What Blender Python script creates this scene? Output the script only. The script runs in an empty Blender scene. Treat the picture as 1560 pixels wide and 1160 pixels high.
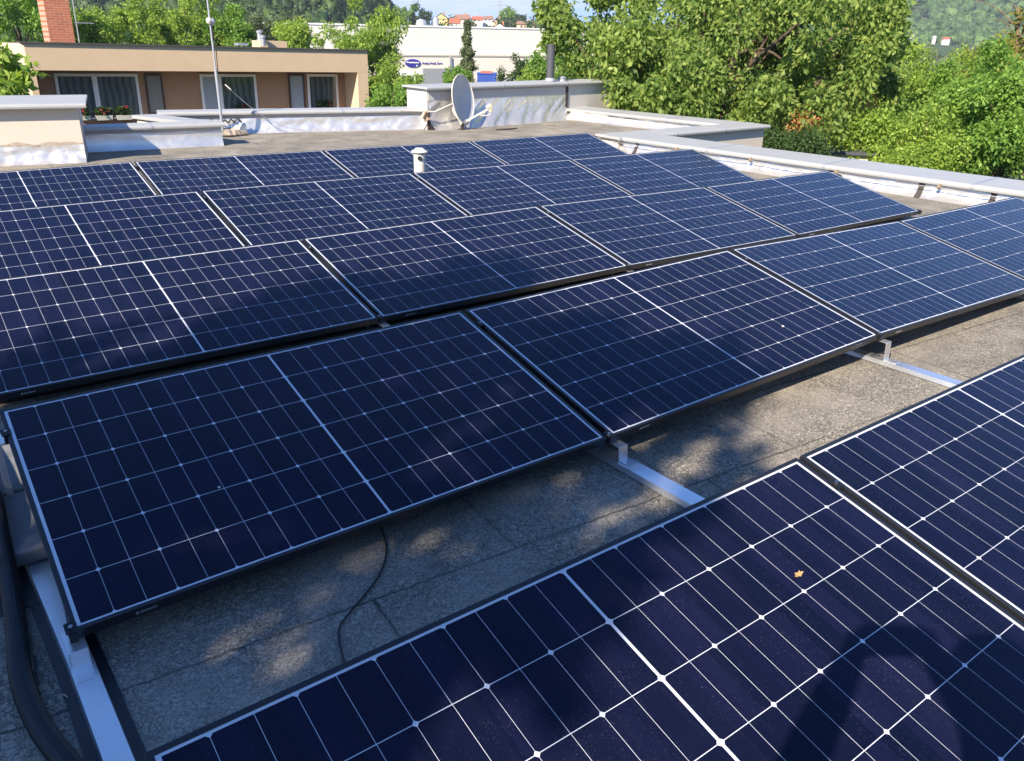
import bpy, bmesh, math, random
import numpy as np
from mathutils import Vector, Matrix, noise
random.seed(7)
RNG = np.random.default_rng(11)
S = bpy.context.scene
COL = S.collection

# ------------------------------------------------------------------ camera
CAM = np.array([-0.10216, -1.95912, 1.40315])
ANG = (1.165141, -0.018632, -0.640629)
FPX = 1232.33                      # focal length in pixels of a 1560 px wide frame
cd = bpy.data.cameras.new('camera')
cam = bpy.data.objects.new('camera', cd)
COL.objects.link(cam)
cam.location = CAM
cam.rotation_euler = ANG
cd.sensor_fit = 'HORIZONTAL'
cd.sensor_width = 36.0
cd.lens = FPX / 1560 * 36
cd.clip_start = 0.02
cd.clip_end = 9000
S.camera = cam

# ------------------------------------------------------------------ light
SUN = Vector((-0.746, -0.307, 0.590)).normalized()
SUN_EL = math.asin(SUN.z)
SUN_AZ = math.atan2(SUN.x, SUN.y)
SUN_E, SKY_E, EXPO = 5.0, 0.106, 1.13
sl = bpy.data.lights.new('sun', 'SUN')
sl.energy = SUN_E
sl.angle = math.radians(0.53)
sl.color = (1.0, 0.88, 0.72)
so = bpy.data.objects.new('sun', sl)
COL.objects.link(so)
so.rotation_euler = SUN.to_track_quat('Z', 'Y').to_euler()

W = bpy.data.worlds.new('World')
S.world = W
W.use_nodes = True
wn, wl = W.node_tree.nodes, W.node_tree.links
bg = wn['Background']
sky = wn.new('ShaderNodeTexSky')
sky.sky_type = 'NISHITA'
sky.sun_disc = False
sky.sun_elevation = SUN_EL
sky.sun_rotation = SUN_AZ
sky.altitude = 300
sky.air_density = 1.0
sky.dust_density = 0.1
sky.ozone_density = 4.5
tcw = wn.new('ShaderNodeTexCoord')
mpw = wn.new('ShaderNodeMapping')
mpw.inputs['Scale'].default_value = (1.0, 1.0, 4.2)
mpw.inputs['Location'].default_value = (0.35, 0.1, 0.0)
nzw = wn.new('ShaderNodeTexNoise')
nzw.inputs['Scale'].default_value = 3.4
nzw.inputs['Detail'].default_value = 7
nzw.inputs['Roughness'].default_value = 0.55
rpw = wn.new('ShaderNodeValToRGB')
rpw.color_ramp.elements[0].position = 0.36
rpw.color_ramp.elements[1].position = 0.6
rpw.color_ramp.elements[1].color = (0.75, 0.75, 0.75, 1)
mxw = wn.new('ShaderNodeMix')
mxw.data_type = 'RGBA'
mxw.inputs[7].default_value = (4.3, 4.3, 4.35, 1)
wl.new(tcw.outputs['Generated'], mpw.inputs['Vector'])
wl.new(mpw.outputs[0], nzw.inputs['Vector'])
wl.new(nzw.outputs[0], rpw.inputs[0])
sepw = wn.new('ShaderNodeSeparateXYZ')
lowc = wn.new('ShaderNodeMapRange')            # the clouds hang low over the horizon
lowc.inputs['From Min'].default_value = 0.10
lowc.inputs['From Max'].default_value = 0.30
lowc.inputs['To Min'].default_value = 1.0
lowc.inputs['To Max'].default_value = 0.06
mulw = wn.new('ShaderNodeMath')
mulw.operation = 'MULTIPLY'
wl.new(tcw.outputs['Generated'], sepw.inputs[0])
wl.new(sepw.outputs[2], lowc.inputs[0])
wl.new(rpw.outputs[0], mulw.inputs[0])
wl.new(lowc.outputs[0], mulw.inputs[1])
wl.new(mulw.outputs[0], mxw.inputs[0])
liftw = wn.new('ShaderNodeMapRange')           # a clear blue horizon instead of the white one of a dusty day
liftw.interpolation_type = 'SMOOTHSTEP'
liftw.inputs['From Min'].default_value = 0.0
liftw.inputs['From Max'].default_value = 0.38
liftw.inputs['To Min'].default_value = 0.19
liftw.inputs['To Max'].default_value = 0.0
addw = wn.new('ShaderNodeMath')
addw.operation = 'ADD'
comw = wn.new('ShaderNodeCombineXYZ')
wl.new(sepw.outputs[2], liftw.inputs[0])
wl.new(sepw.outputs[2], addw.inputs[0])
wl.new(liftw.outputs[0], addw.inputs[1])
wl.new(sepw.outputs[0], comw.inputs[0])
wl.new(sepw.outputs[1], comw.inputs[1])
wl.new(addw.outputs[0], comw.inputs[2])
nrmw = wn.new('ShaderNodeVectorMath')
nrmw.operation = 'NORMALIZE'
wl.new(comw.outputs[0], nrmw.inputs[0])
wl.new(nrmw.outputs[0], sky.inputs['Vector'])
hsw = wn.new('ShaderNodeHueSaturation')
hsw.inputs['Saturation'].default_value = 1.24
hsw.inputs['Hue'].default_value = 0.508
wl.new(sky.outputs[0], hsw.inputs['Color'])
wl.new(hsw.outputs[0], mxw.inputs[6])
wl.new(mxw.outputs[2], bg.inputs['Color'])
bg.inputs['Strength'].default_value = SKY_E

S.view_settings.view_transform = 'Standard'
S.view_settings.look = 'None'
S.view_settings.exposure = EXPO
S.view_settings.gamma = 1.0
S.cycles.use_denoising = True
S.cycles.max_bounces = 6
S.cycles.diffuse_bounces = 3
S.cycles.glossy_bounces = 3
S.cycles.transmission_bounces = 4
S.cycles.volume_bounces = 0
S.cycles.caustics_reflective = False
S.cycles.caustics_refractive = False

# ------------------------------------------------------------------ surveying the place: a sight line and where it meets something
def _rot(rx, ry, rz):
    return np.array((Matrix.Rotation(rz, 3, 'Z') @ Matrix.Rotation(ry, 3, 'Y') @ Matrix.Rotation(rx, 3, 'X')))
CM = _rot(*ANG)
def ray(u, v):
    return CM @ np.array([(u - 780) / FPX, -(v - 580) / FPX, -1.0])
def at(u, v, depth):
    return Vector(CAM + ray(u, v) * depth)
def hd(u, v, h):
    d = ray(u, v)
    return Vector(CAM + d * h / math.hypot(d[0], d[1]))
def onz(u, v, z):
    d = ray(u, v)
    return Vector(CAM + d * (z - CAM[2]) / d[2])
def ony(u, v, y):
    d = ray(u, v)
    return Vector(CAM + d * (y - CAM[1]) / d[1])

# ------------------------------------------------------------------ materials
def newmat(name):
    m = bpy.data.materials.new(name)
    m.use_nodes = True
    return m, m.node_tree.nodes, m.node_tree.links, m.node_tree.nodes['Principled BSDF']
def nd(n, kind, **kw):
    o = n.new('ShaderNode' + kind)
    for k, v in kw.items():
        setattr(o, k, v)
    return o
def tex_noise(n, l, vec, scale, detail=4, rough=0.5, dist=0.0):
    t = nd(n, 'TexNoise')
    t.inputs['Scale'].default_value = scale
    t.inputs['Detail'].default_value = detail
    t.inputs['Roughness'].default_value = rough
    t.inputs['Distortion'].default_value = dist
    if vec is not None:
        l.new(vec, t.inputs['Vector'])
    return t.outputs[0]
def ramp(n, l, fac, stops):
    r = nd(n, 'ValToRGB')
    e = r.color_ramp.elements
    while len(e) < len(stops):
        e.new(0.5)
    for i, (p, c) in enumerate(stops):
        e[i].position = p
        e[i].color = (c, c, c, 1) if isinstance(c, (int, float)) else (*c, 1)
    l.new(fac, r.inputs[0])
    return r.outputs[0]
def mix(n, l, fac, a, b, blend='MIX'):
    m = nd(n, 'Mix', data_type='RGBA', blend_type=blend)
    for k, v in ((0, fac), (6, a), (7, b)):
        sock = m.inputs[k]
        if isinstance(v, (int, float)):
            sock.default_value = v if k == 0 else (v, v, v, 1)
        elif isinstance(v, tuple):
            sock.default_value = (*v, 1)
        else:
            l.new(v, sock)
    return m.outputs[2]
def bump(n, l, h, bs, strength=0.3, dist=0.01):
    b = nd(n, 'Bump')
    b.inputs['Strength'].default_value = strength
    b.inputs['Distance'].default_value = dist
    l.new(h, b.inputs['Height'])
    l.new(b.outputs[0], bs.inputs['Normal'])
def plain(name, col, rough=0.6, metal=0.0, var=0.12, scale=6.0, bstr=0.0, spec=0.5):
    m, n, l, b = newmat(name)
    tc = nd(n, 'TexCoord')
    nz = tex_noise(n, l, tc.outputs['Object'], scale, 5, 0.6)
    dark = tuple(c * (1 - var * 2) for c in col)
    lite = tuple(min(1, c * (1 + var)) for c in col)
    l.new(mix(n, l, nz, dark, lite), b.inputs['Base Color'])
    b.inputs['Roughness'].default_value = rough
    b.inputs['Metallic'].default_value = metal
    b.inputs['Specular IOR Level'].default_value = spec
    if bstr:
        nz2 = tex_noise(n, l, tc.outputs['Object'], scale * 12, 4, 0.6)
        bump(n, l, nz2, b, bstr, 0.004)
    return m
M = {}
M['black_frame'] = plain('black anodised aluminium', (0.012, 0.013, 0.016), 0.38, 0.0, 0.1, 9, spec=0.6)
M['clamp'] = plain('black clamp metal', (0.02, 0.02, 0.022), 0.35, 0.3)
M['steel'] = plain('bright steel bolt', (0.55, 0.54, 0.52), 0.3, 1.0)
M['zinc'] = plain('weathered zinc sheet', (0.42, 0.44, 0.47), 0.42, 0.35, 0.08, 2.5)
M['cap'] = plain('painted grey cap sheet', (0.42, 0.425, 0.415), 0.5, 0.12, 0.07, 1.6)
M['white_plastic'] = plain('weathered white plastic', (0.66, 0.62, 0.53), 0.45, 0, 0.06, 8)
M['grey_pipe'] = plain('dark grey flue pipe', (0.085, 0.09, 0.1), 0.45, 0.2, 0.1, 5)
M['rubber'] = plain('black ribbed conduit', (0.018, 0.02, 0.024), 0.45, 0, 0.15, 14)
M['cable'] = plain('black cable', (0.02, 0.02, 0.02), 0.5)
M['concrete'] = plain('grey concrete paver', (0.2, 0.205, 0.21), 0.9, 0, 0.12, 14, 0.3)
M['tar'] = plain('tar patch', (0.06, 0.05, 0.045), 0.8, 0, 0.2, 20)
M['dish'] = plain('grey painted dish', (0.47, 0.49, 0.52), 0.45, 0.1, 0.04, 4)
M['bone'] = plain('yellowed plastic', (0.62, 0.56, 0.40), 0.5, 0, 0.05)
M['rust'] = plain('rusty bracket', (0.34, 0.25, 0.17), 0.8, 0, 0.2, 30)
M['leaf_dry'] = plain('dry leaf', (0.55, 0.33, 0.13), 0.8, 0, 0.2, 200)
M['dropping'] = plain('pale bird dropping', (0.6, 0.6, 0.55), 0.9, 0, 0.15, 100)
M['white_frame'] = plain('white window frame', (0.78, 0.77, 0.73), 0.4, 0, 0.04)
M['brown_wood'] = plain('brown door frame', (0.075, 0.04, 0.03), 0.5, 0, 0.15)
M['brown_wall'] = plain('brown render', (0.37, 0.22, 0.125), 0.9, 0, 0.06, 3, 0.2)
M['tile_brown'] = plain('brown balcony panel', (0.33, 0.15, 0.08), 0.7, 0, 0.1, 12)
M['grey_side'] = plain('grey side panel', (0.3, 0.31, 0.32), 0.6)
M['fascia'] = plain('ochre render', (0.62, 0.46, 0.30), 0.9, 0, 0.05, 1.6, 0.2)
M['roof_edge'] = plain('dark roof edge', (0.07, 0.07, 0.07), 0.7)
M['bitumen'] = plain('grey bitumen', (0.2, 0.19, 0.17), 0.9, 0, 0.1, 3)
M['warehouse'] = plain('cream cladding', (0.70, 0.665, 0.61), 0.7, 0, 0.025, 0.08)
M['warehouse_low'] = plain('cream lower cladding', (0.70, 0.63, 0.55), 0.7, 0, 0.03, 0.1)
M['grey_clad'] = plain('grey ribbed panel', (0.30, 0.31, 0.33), 0.6)
M['blue_paint'] = plain('blue container paint', (0.035, 0.085, 0.36), 0.45, 0, 0.1, 0.8)
M['orange_paint'] = plain('orange red paint', (0.65, 0.13, 0.04), 0.5)
M['sign_blue'] = plain('deep blue sign', (0.035, 0.025, 0.30), 0.4)
M['white_paint'] = plain('white paint', (0.8, 0.8, 0.8), 0.5)
M['bark'] = plain('brown bark', (0.10, 0.07, 0.045), 0.95, 0, 0.3, 8, 0.8)
M['bark_pale'] = plain('pale brown bark', (0.24, 0.16, 0.08), 0.95, 0, 0.25, 8, 0.6)
M['ground'] = plain('grassy ground', (0.075, 0.1, 0.035), 0.95, 0, 0.25, 0.05)
M['hillside'] = plain('wooded hillside', (0.05, 0.09, 0.03), 0.95, 0, 0.25, 0.02)
M['far_hill'] = plain('distant hillside', (0.035, 0.055, 0.035), 0.95, 0, 0.2, 0.01)
M['plaster'] = plain('pale plaster', (0.60, 0.53, 0.44), 0.92, 0, 0.05, 2.5, 0.25)
M['plaster_grey'] = plain('grey plaster', (0.55, 0.52, 0.48), 0.92, 0, 0.06, 2.5, 0.25)
M['mortar'] = plain('crumbled mortar', (0.45, 0.38, 0.3), 0.95, 0, 0.25, 25, 0.5)
M['skin'] = plain('skin', (0.5, 0.3, 0.22), 0.6)
M['shirt'] = plain('blue shirt cloth', (0.08, 0.12, 0.22), 0.9)
M['trousers'] = plain('dark trouser cloth', (0.05, 0.05, 0.06), 0.9)
M['hair'] = plain('brown hair', (0.06, 0.04, 0.025), 0.7)
M['phone'] = plain('black phone', (0.02, 0.02, 0.02), 0.3)
M['lattice'] = plain('grey lattice steel', (0.30, 0.33, 0.36), 0.6)
M['petal_red'] = plain('red petals', (0.42, 0.03, 0.05), 0.7)

def glass_mat():
    m, n, l, b = newmat('dark window glass')
    tc = nd(n, 'TexCoord')
    w = nd(n, 'TexWave', wave_type='BANDS', bands_direction='X')
    w.inputs['Scale'].default_value = 1.5
    w.inputs['Distortion'].default_value = 5.0
    w.inputs['Detail'].default_value = 4
    l.new(tc.outputs['Object'], w.inputs['Vector'])
    l.new(ramp(n, l, w.outputs[0], [(0.0, (0.045, 0.06, 0.064)), (1.0, (0.10, 0.125, 0.13))]), b.inputs['Base Color'])
    b.inputs['Roughness'].default_value = 0.06
    b.inputs['Specular IOR Level'].default_value = 0.7
    return m
M['glass'] = glass_mat()
M['frosted'] = plain('pale blind behind glass', (0.24, 0.24, 0.21), 0.25, 0, 0.08, 2)
M['frosted_blue'] = plain('pale curtain behind glass', (0.33, 0.37, 0.40), 0.25, 0, 0.08, 2)

def brick_mat():
    m, n, l, b = newmat('orange brick')
    tc = nd(n, 'TexCoord')
    mp = nd(n, 'Mapping')
    mp.inputs['Rotation'].default_value = (math.pi / 2, 0, 0)
    br = nd(n, 'TexBrick')
    br.inputs['Color1'].default_value = (0.52, 0.16, 0.07, 1)
    br.inputs['Color2'].default_value = (0.42, 0.12, 0.06, 1)
    br.inputs['Mortar'].default_value = (0.42, 0.30, 0.22, 1)
    br.inputs['Scale'].default_value = 1
    br.inputs['Brick Width'].default_value = 0.25
    br.inputs['Row Height'].default_value = 0.075
    br.inputs['Mortar Size'].default_value = 0.008
    l.new(tc.outputs['Object'], mp.inputs[0])
    l.new(mp.outputs[0], br.inputs['Vector'])
    l.new(br.outputs[0], b.inputs['Base Color'])
    b.inputs['Roughness'].default_value = 0.9
    return m
M['brick'] = brick_mat()

def membrane_mat():
    m, n, l, b = newmat('aluminium faced bitumen membrane')
    tc = nd(n, 'TexCoord')
    nz = tex_noise(n, l, tc.outputs['Object'], 3.0, 6, 0.6, 0.6)
    nz2 = tex_noise(n, l, tc.outputs['Object'], 17.0, 5, 0.65, 0.4)
    c = mix(n, l, ramp(n, l, nz, [(0.35, 0.0), (0.7, 1.0)]), (0.70, 0.69, 0.67), (0.84, 0.80, 0.73))
    c = mix(n, l, ramp(n, l, nz2, [(0.62, 0.0), (0.8, 0.45)]), c, (0.48, 0.40, 0.31))
    l.new(c, b.inputs['Base Color'])
    b.inputs['Metallic'].default_value = 0.72
    l.new(ramp(n, l, nz2, [(0.3, 0.28), (0.8, 0.52)]), b.inputs['Roughness'])
    bump(n, l, nz2, b, 0.35, 0.012)
    return m
M['membrane'] = membrane_mat()

def alu_mat():
    m, n, l, b = newmat('mill finish aluminium')
    tc = nd(n, 'TexCoord')
    sp = tex_noise(n, l, tc.outputs['Object'], 190.0, 2, 0.5)
    big = tex_noise(n, l, tc.outputs['Object'], 9.0, 4, 0.6)
    c = mix(n, l, ramp(n, l, sp, [(0.69, 0.0), (0.73, 0.85)]), (0.86, 0.88, 0.90), (0.12, 0.12, 0.12))
    l.new(c, b.inputs['Base Color'])
    b.inputs['Metallic'].default_value = 0.85
    l.new(ramp(n, l, big, [(0.3, 0.28), (0.7, 0.42)]), b.inputs['Roughness'])
    return m
M['alu'] = alu_mat()

def roof_mat():
    m, n, l, b = newmat('weathered mineral roofing felt')
    tc = nd(n, 'TexCoord')
    P = tc.outputs['Object']
    wob = nd(n, 'TexNoise')
    wob.inputs['Scale'].default_value = 26
    wob.inputs['Detail'].default_value = 5
    l.new(P, wob.inputs['Vector'])
    add = nd(n, 'MixRGB', blend_type='LINEAR_LIGHT')
    add.inputs[0].default_value = 0.05
    l.new(P, add.inputs[1])
    l.new(wob.outputs[1], add.inputs[2])
    vo = nd(n, 'TexVoronoi', feature='DISTANCE_TO_EDGE')
    vo.inputs['Scale'].default_value = 46
    l.new(add.outputs[0], vo.inputs['Vector'])
    crack = ramp(n, l, vo.outputs['Distance'], [(0.0, 1.0), (0.13, 0.0)])
    vo2 = nd(n, 'TexVoronoi', feature='DISTANCE_TO_EDGE')
    vo2.inputs['Scale'].default_value = 27
    l.new(add.outputs[0], vo2.inputs['Vector'])
    crack2 = ramp(n, l, vo2.outputs['Distance'], [(0.0, 1.0), (0.06, 0.0)])
    pres = ramp(n, l, tex_noise(n, l, P, 3.0, 5, 0.6), [(0.3, 0.25), (0.58, 1.0)])
    crk = mix(n, l, 1.0, mix(n, l, 1.0, crack, crack2, 'LIGHTEN'), pres, 'MULTIPLY')
    gran = tex_noise(n, l, P, 140.0, 4, 0.85)
    gr = ramp(n, l, gran, [(0.3, 0.35), (0.48, 0.92), (0.68, 1.45)])
    patch = tex_noise(n, l, P, 0.9, 6, 0.6, 0.5)
    base = mix(n, l, ramp(n, l, patch, [(0.3, 0.0), (0.7, 1.0)]), (0.30, 0.27, 0.215), (0.41, 0.37, 0.30))
    stain = ramp(n, l, tex_noise(n, l, P, 1.35, 7, 0.62, 1.2), [(0.52, 0.0), (0.7, 0.45)])
    base = mix(n, l, stain, base, (0.15, 0.14, 0.12))
    base = mix(n, l, 1.0, base, gr, 'MULTIPLY')
    base = mix(n, l, mix(n, l, 0.8, 0.0, crk), base, (0.035, 0.035, 0.033))
    br = nd(n, 'TexBrick')
    br.offset = 0.37
    br.inputs['Color1'].default_value = (0, 0, 0, 1)
    br.inputs['Color2'].default_value = (0, 0, 0, 1)
    br.inputs['Mortar'].default_value = (1, 1, 1, 1)
    br.inputs['Scale'].default_value = 1
    br.inputs['Brick Width'].default_value = 1.35
    br.inputs['Row Height'].default_value = 0.47
    br.inputs['Mortar Size'].default_value = 0.007
    br.inputs['Mortar Smooth'].default_value = 0.6
    mp = nd(n, 'Mapping')
    mp.inputs['Rotation'].default_value = (0, 0, math.radians(4))
    mp.inputs['Location'].default_value = (0.1, 0.62, 0)
    add2 = nd(n, 'MixRGB', blend_type='LINEAR_LIGHT')
    add2.inputs[0].default_value = 0.012
    l.new(P, add2.inputs[1])
    l.new(wob.outputs[1], add2.inputs[2])
    l.new(add2.outputs[0], mp.inputs[0])
    l.new(mp.outputs[0], br.inputs['Vector'])
    base = mix(n, l, mix(n, l, ramp(n, l, tex_noise(n, l, P, 1.7, 3, 0.6), [(0.35, 0.28), (0.65, 0.78)]), 0.0, br.outputs[0]), base, (0.04, 0.04, 0.038))
    l.new(base, b.inputs['Base Color'])
    b.inputs['Roughness'].default_value = 0.93
    b.inputs['Specular IOR Level'].default_value = 0.25
    h = mix(n, l, 0.5, gran, mix(n, l, 1.0, 1.0, crk, 'SUBTRACT'))
    bump(n, l, h, b, 0.55, 0.006)
    return m
M['roof'] = roof_mat()

# ---- solar glass: cell grid from the sheet's own metric UV
PL, PW = 1.84, 1.03
LIP = 0.013
def cell_mat():
    m, n, l, b = newmat('solar cells under glass')
    uv = nd(n, 'UVMap', uv_map='metric')
    sep = nd(n, 'SeparateXYZ')
    l.new(uv.outputs[0], sep.inputs[0])
    def op(o, a, c=None):
        t = nd(n, 'Math', operation=o)
        for i, v in enumerate((a, c)):
            if v is None:
                continue
            if isinstance(v, (int, float)):
                t.inputs[i].default_value = v
            else:
                l.new(v, t.inputs[i])
        return t.outputs[0]
    PX = (PL - 2 * LIP - 0.018 - 0.0068) / 22
    PY = (PW - 2 * LIP - 0.011) / 6
    x, y = sep.outputs[0], sep.outputs[1]
    a = op('SUBTRACT', op('ABSOLUTE', op('SUBTRACT', x, PL / 2)), 0.0034)
    yb = op('SUBTRACT', y, LIP + 0.0055)
    def near(v, p):
        return op('ABSOLUTE', op('SUBTRACT', v, op('MULTIPLY', op('ROUND', op('DIVIDE', v, p)), p)))
    dx, dy, dxe = near(a, PX), near(yb, PY), near(a, 2 * PX)
    w = op('LESS_THAN', dx, 0.0005)
    for t in (op('LESS_THAN', dy, 0.0009), op('LESS_THAN', op('ADD', dxe, dy), 0.0078),
              op('LESS_THAN', a, 0.0), op('GREATER_THAN', a, 11 * PX),
              op('LESS_THAN', yb, 0.0), op('GREATER_THAN', yb, 6 * PY)):
        w = op('MAXIMUM', w, t)
    # thin bright connector rails inside the middle gap
    tc = nd(n, 'TexCoord')
    P = tc.outputs['Object']
    oi = nd(n, 'ObjectInfo')
    # cell to cell tone
    cid = nd(n, 'CombineXYZ')
    l.new(op('FLOOR', op('DIVIDE', x, PX)), cid.inputs[0])
    l.new(op('FLOOR', op('DIVIDE', yb, PY)), cid.inputs[1])
    l.new(oi.outputs['Random'], cid.inputs[2])
    wn_ = nd(n, 'TexWhiteNoise', noise_dimensions='3D')
    l.new(cid.outputs[0], wn_.inputs['Vector'])
    cell = mix(n, l, wn_.outputs[0], (0.002, 0.0035, 0.016), (0.0055, 0.0065, 0.027))
    # dust: fine pale specks and faint streaks run down the slope
    off = nd(n, 'VectorMath', operation='ADD')
    l.new(P, off.inputs[0])
    l.new(oi.outputs['Location'], off.inputs[1])
    st = nd(n, 'Mapping')
    st.inputs['Scale'].default_value = (1.0, 0.45, 1.0)
    l.new(off.outputs[0], st.inputs[0])
    sp = ramp(n, l, tex_noise(n, l, st.outputs[0], 420.0, 1, 0.5), [(0.655, 0.0), (0.76, 1.0)])
    area = ramp(n, l, tex_noise(n, l, off.outputs[0], 5.0, 5, 0.65), [(0.38, 0.05), (0.66, 1.0)])
    dust = mix(n, l, 1.0, sp, area, 'MULTIPLY')
    cell = mix(n, l, mix(n, l, 0.12, 0.0, dust), cell, (0.5, 0.47, 0.47))
    rn = nd(n, 'Mapping')
    rn.inputs['Scale'].default_value = (34.0, 1.6, 1.0)
    l.new(off.outputs[0], rn.inputs[0])
    runs = ramp(n, l, tex_noise(n, l, rn.outputs[0], 1.0, 5, 0.65), [(0.52, 0.0), (0.78, 0.010)])
    cell = mix(n, l, runs, cell, (0.45, 0.43, 0.48))
    film = tex_noise(n, l, off.outputs[0], 2.2, 5, 0.6)
    cell = mix(n, l, ramp(n, l, film, [(0.3, 0.001), (0.75, 0.0065)]), cell, (0.42, 0.43, 0.62))
    colr = mix(n, l, w, cell, (0.62, 0.64, 0.68))
    l.new(colr, b.inputs['Base Color'])
    l.new(ramp(n, l, film, [(0.3, 0.11), (0.75, 0.19)]), b.inputs['Roughness'])
    b.inputs['IOR'].default_value = 1.32
    return m
M['cells'] = cell_mat()

def leaf_mat(name, dark, lite, trans=0.38, gloss=0.25):
    m, n, l, b = newmat(name)
    out = n['Material Output']
    g = nd(n, 'NewGeometry')
    tc = nd(n, 'TexCoord')
    nz = tex_noise(n, l, tc.outputs['Object'], 0.9, 3, 0.6)
    f = mix(n, l, 0.5, g.outputs['Random Per Island'], nz)
    c = mix(n, l, ramp(n, l, f, [(0.25, 0.0), (0.75, 1.0)]), dark, lite)
    l.new(c, b.inputs['Base Color'])
    b.inputs['Roughness'].default_value = 0.5
    b.inputs['Specular IOR Level'].default_value = gloss
    t = nd(n, 'BsdfTranslucent')
    tint = mix(n, l, 1.0, c, (1.08, 1.15, 0.55), 'MULTIPLY')
    l.new(tint, t.inputs[0])
    ms = nd(n, 'MixShader')
    ms.inputs[0].default_value = trans
    l.new(b.outputs[0], ms.inputs[1])
    l.new(t.outputs[0], ms.inputs[2])
    l.new(ms.outputs[0], out.inputs['Surface'])
    return m
LM = {
    'walnut': leaf_mat('walnut leaves', (0.085, 0.17, 0.035), (0.37, 0.46, 0.115), 0.5),
    'bright': leaf_mat('bright green leaves', (0.16, 0.28, 0.05), (0.42, 0.54, 0.10), 0.5),
    'mid': leaf_mat('mid green leaves', (0.105, 0.235, 0.042), (0.31, 0.47, 0.09), 0.5),
    'dark': leaf_mat('dark green leaves', (0.028, 0.065, 0.018), (0.07, 0.12, 0.03), 0.3),
    'spruce': leaf_mat('spruce needles', (0.05, 0.08, 0.035), (0.15, 0.18, 0.075), 0.15),
    'willow': leaf_mat('silver green leaves', (0.10, 0.14, 0.065), (0.20, 0.24, 0.12), 0.35),
    'olive': leaf_mat('yellow green leaves', (0.12, 0.15, 0.02), (0.26, 0.25, 0.05), 0.4),
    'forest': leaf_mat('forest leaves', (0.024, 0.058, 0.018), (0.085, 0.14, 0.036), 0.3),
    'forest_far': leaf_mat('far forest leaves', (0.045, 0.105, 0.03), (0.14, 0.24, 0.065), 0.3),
    'straw': leaf_mat('orange dry foliage', (0.45, 0.2, 0.07), (0.6, 0.32, 0.12), 0.3),
}

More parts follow.
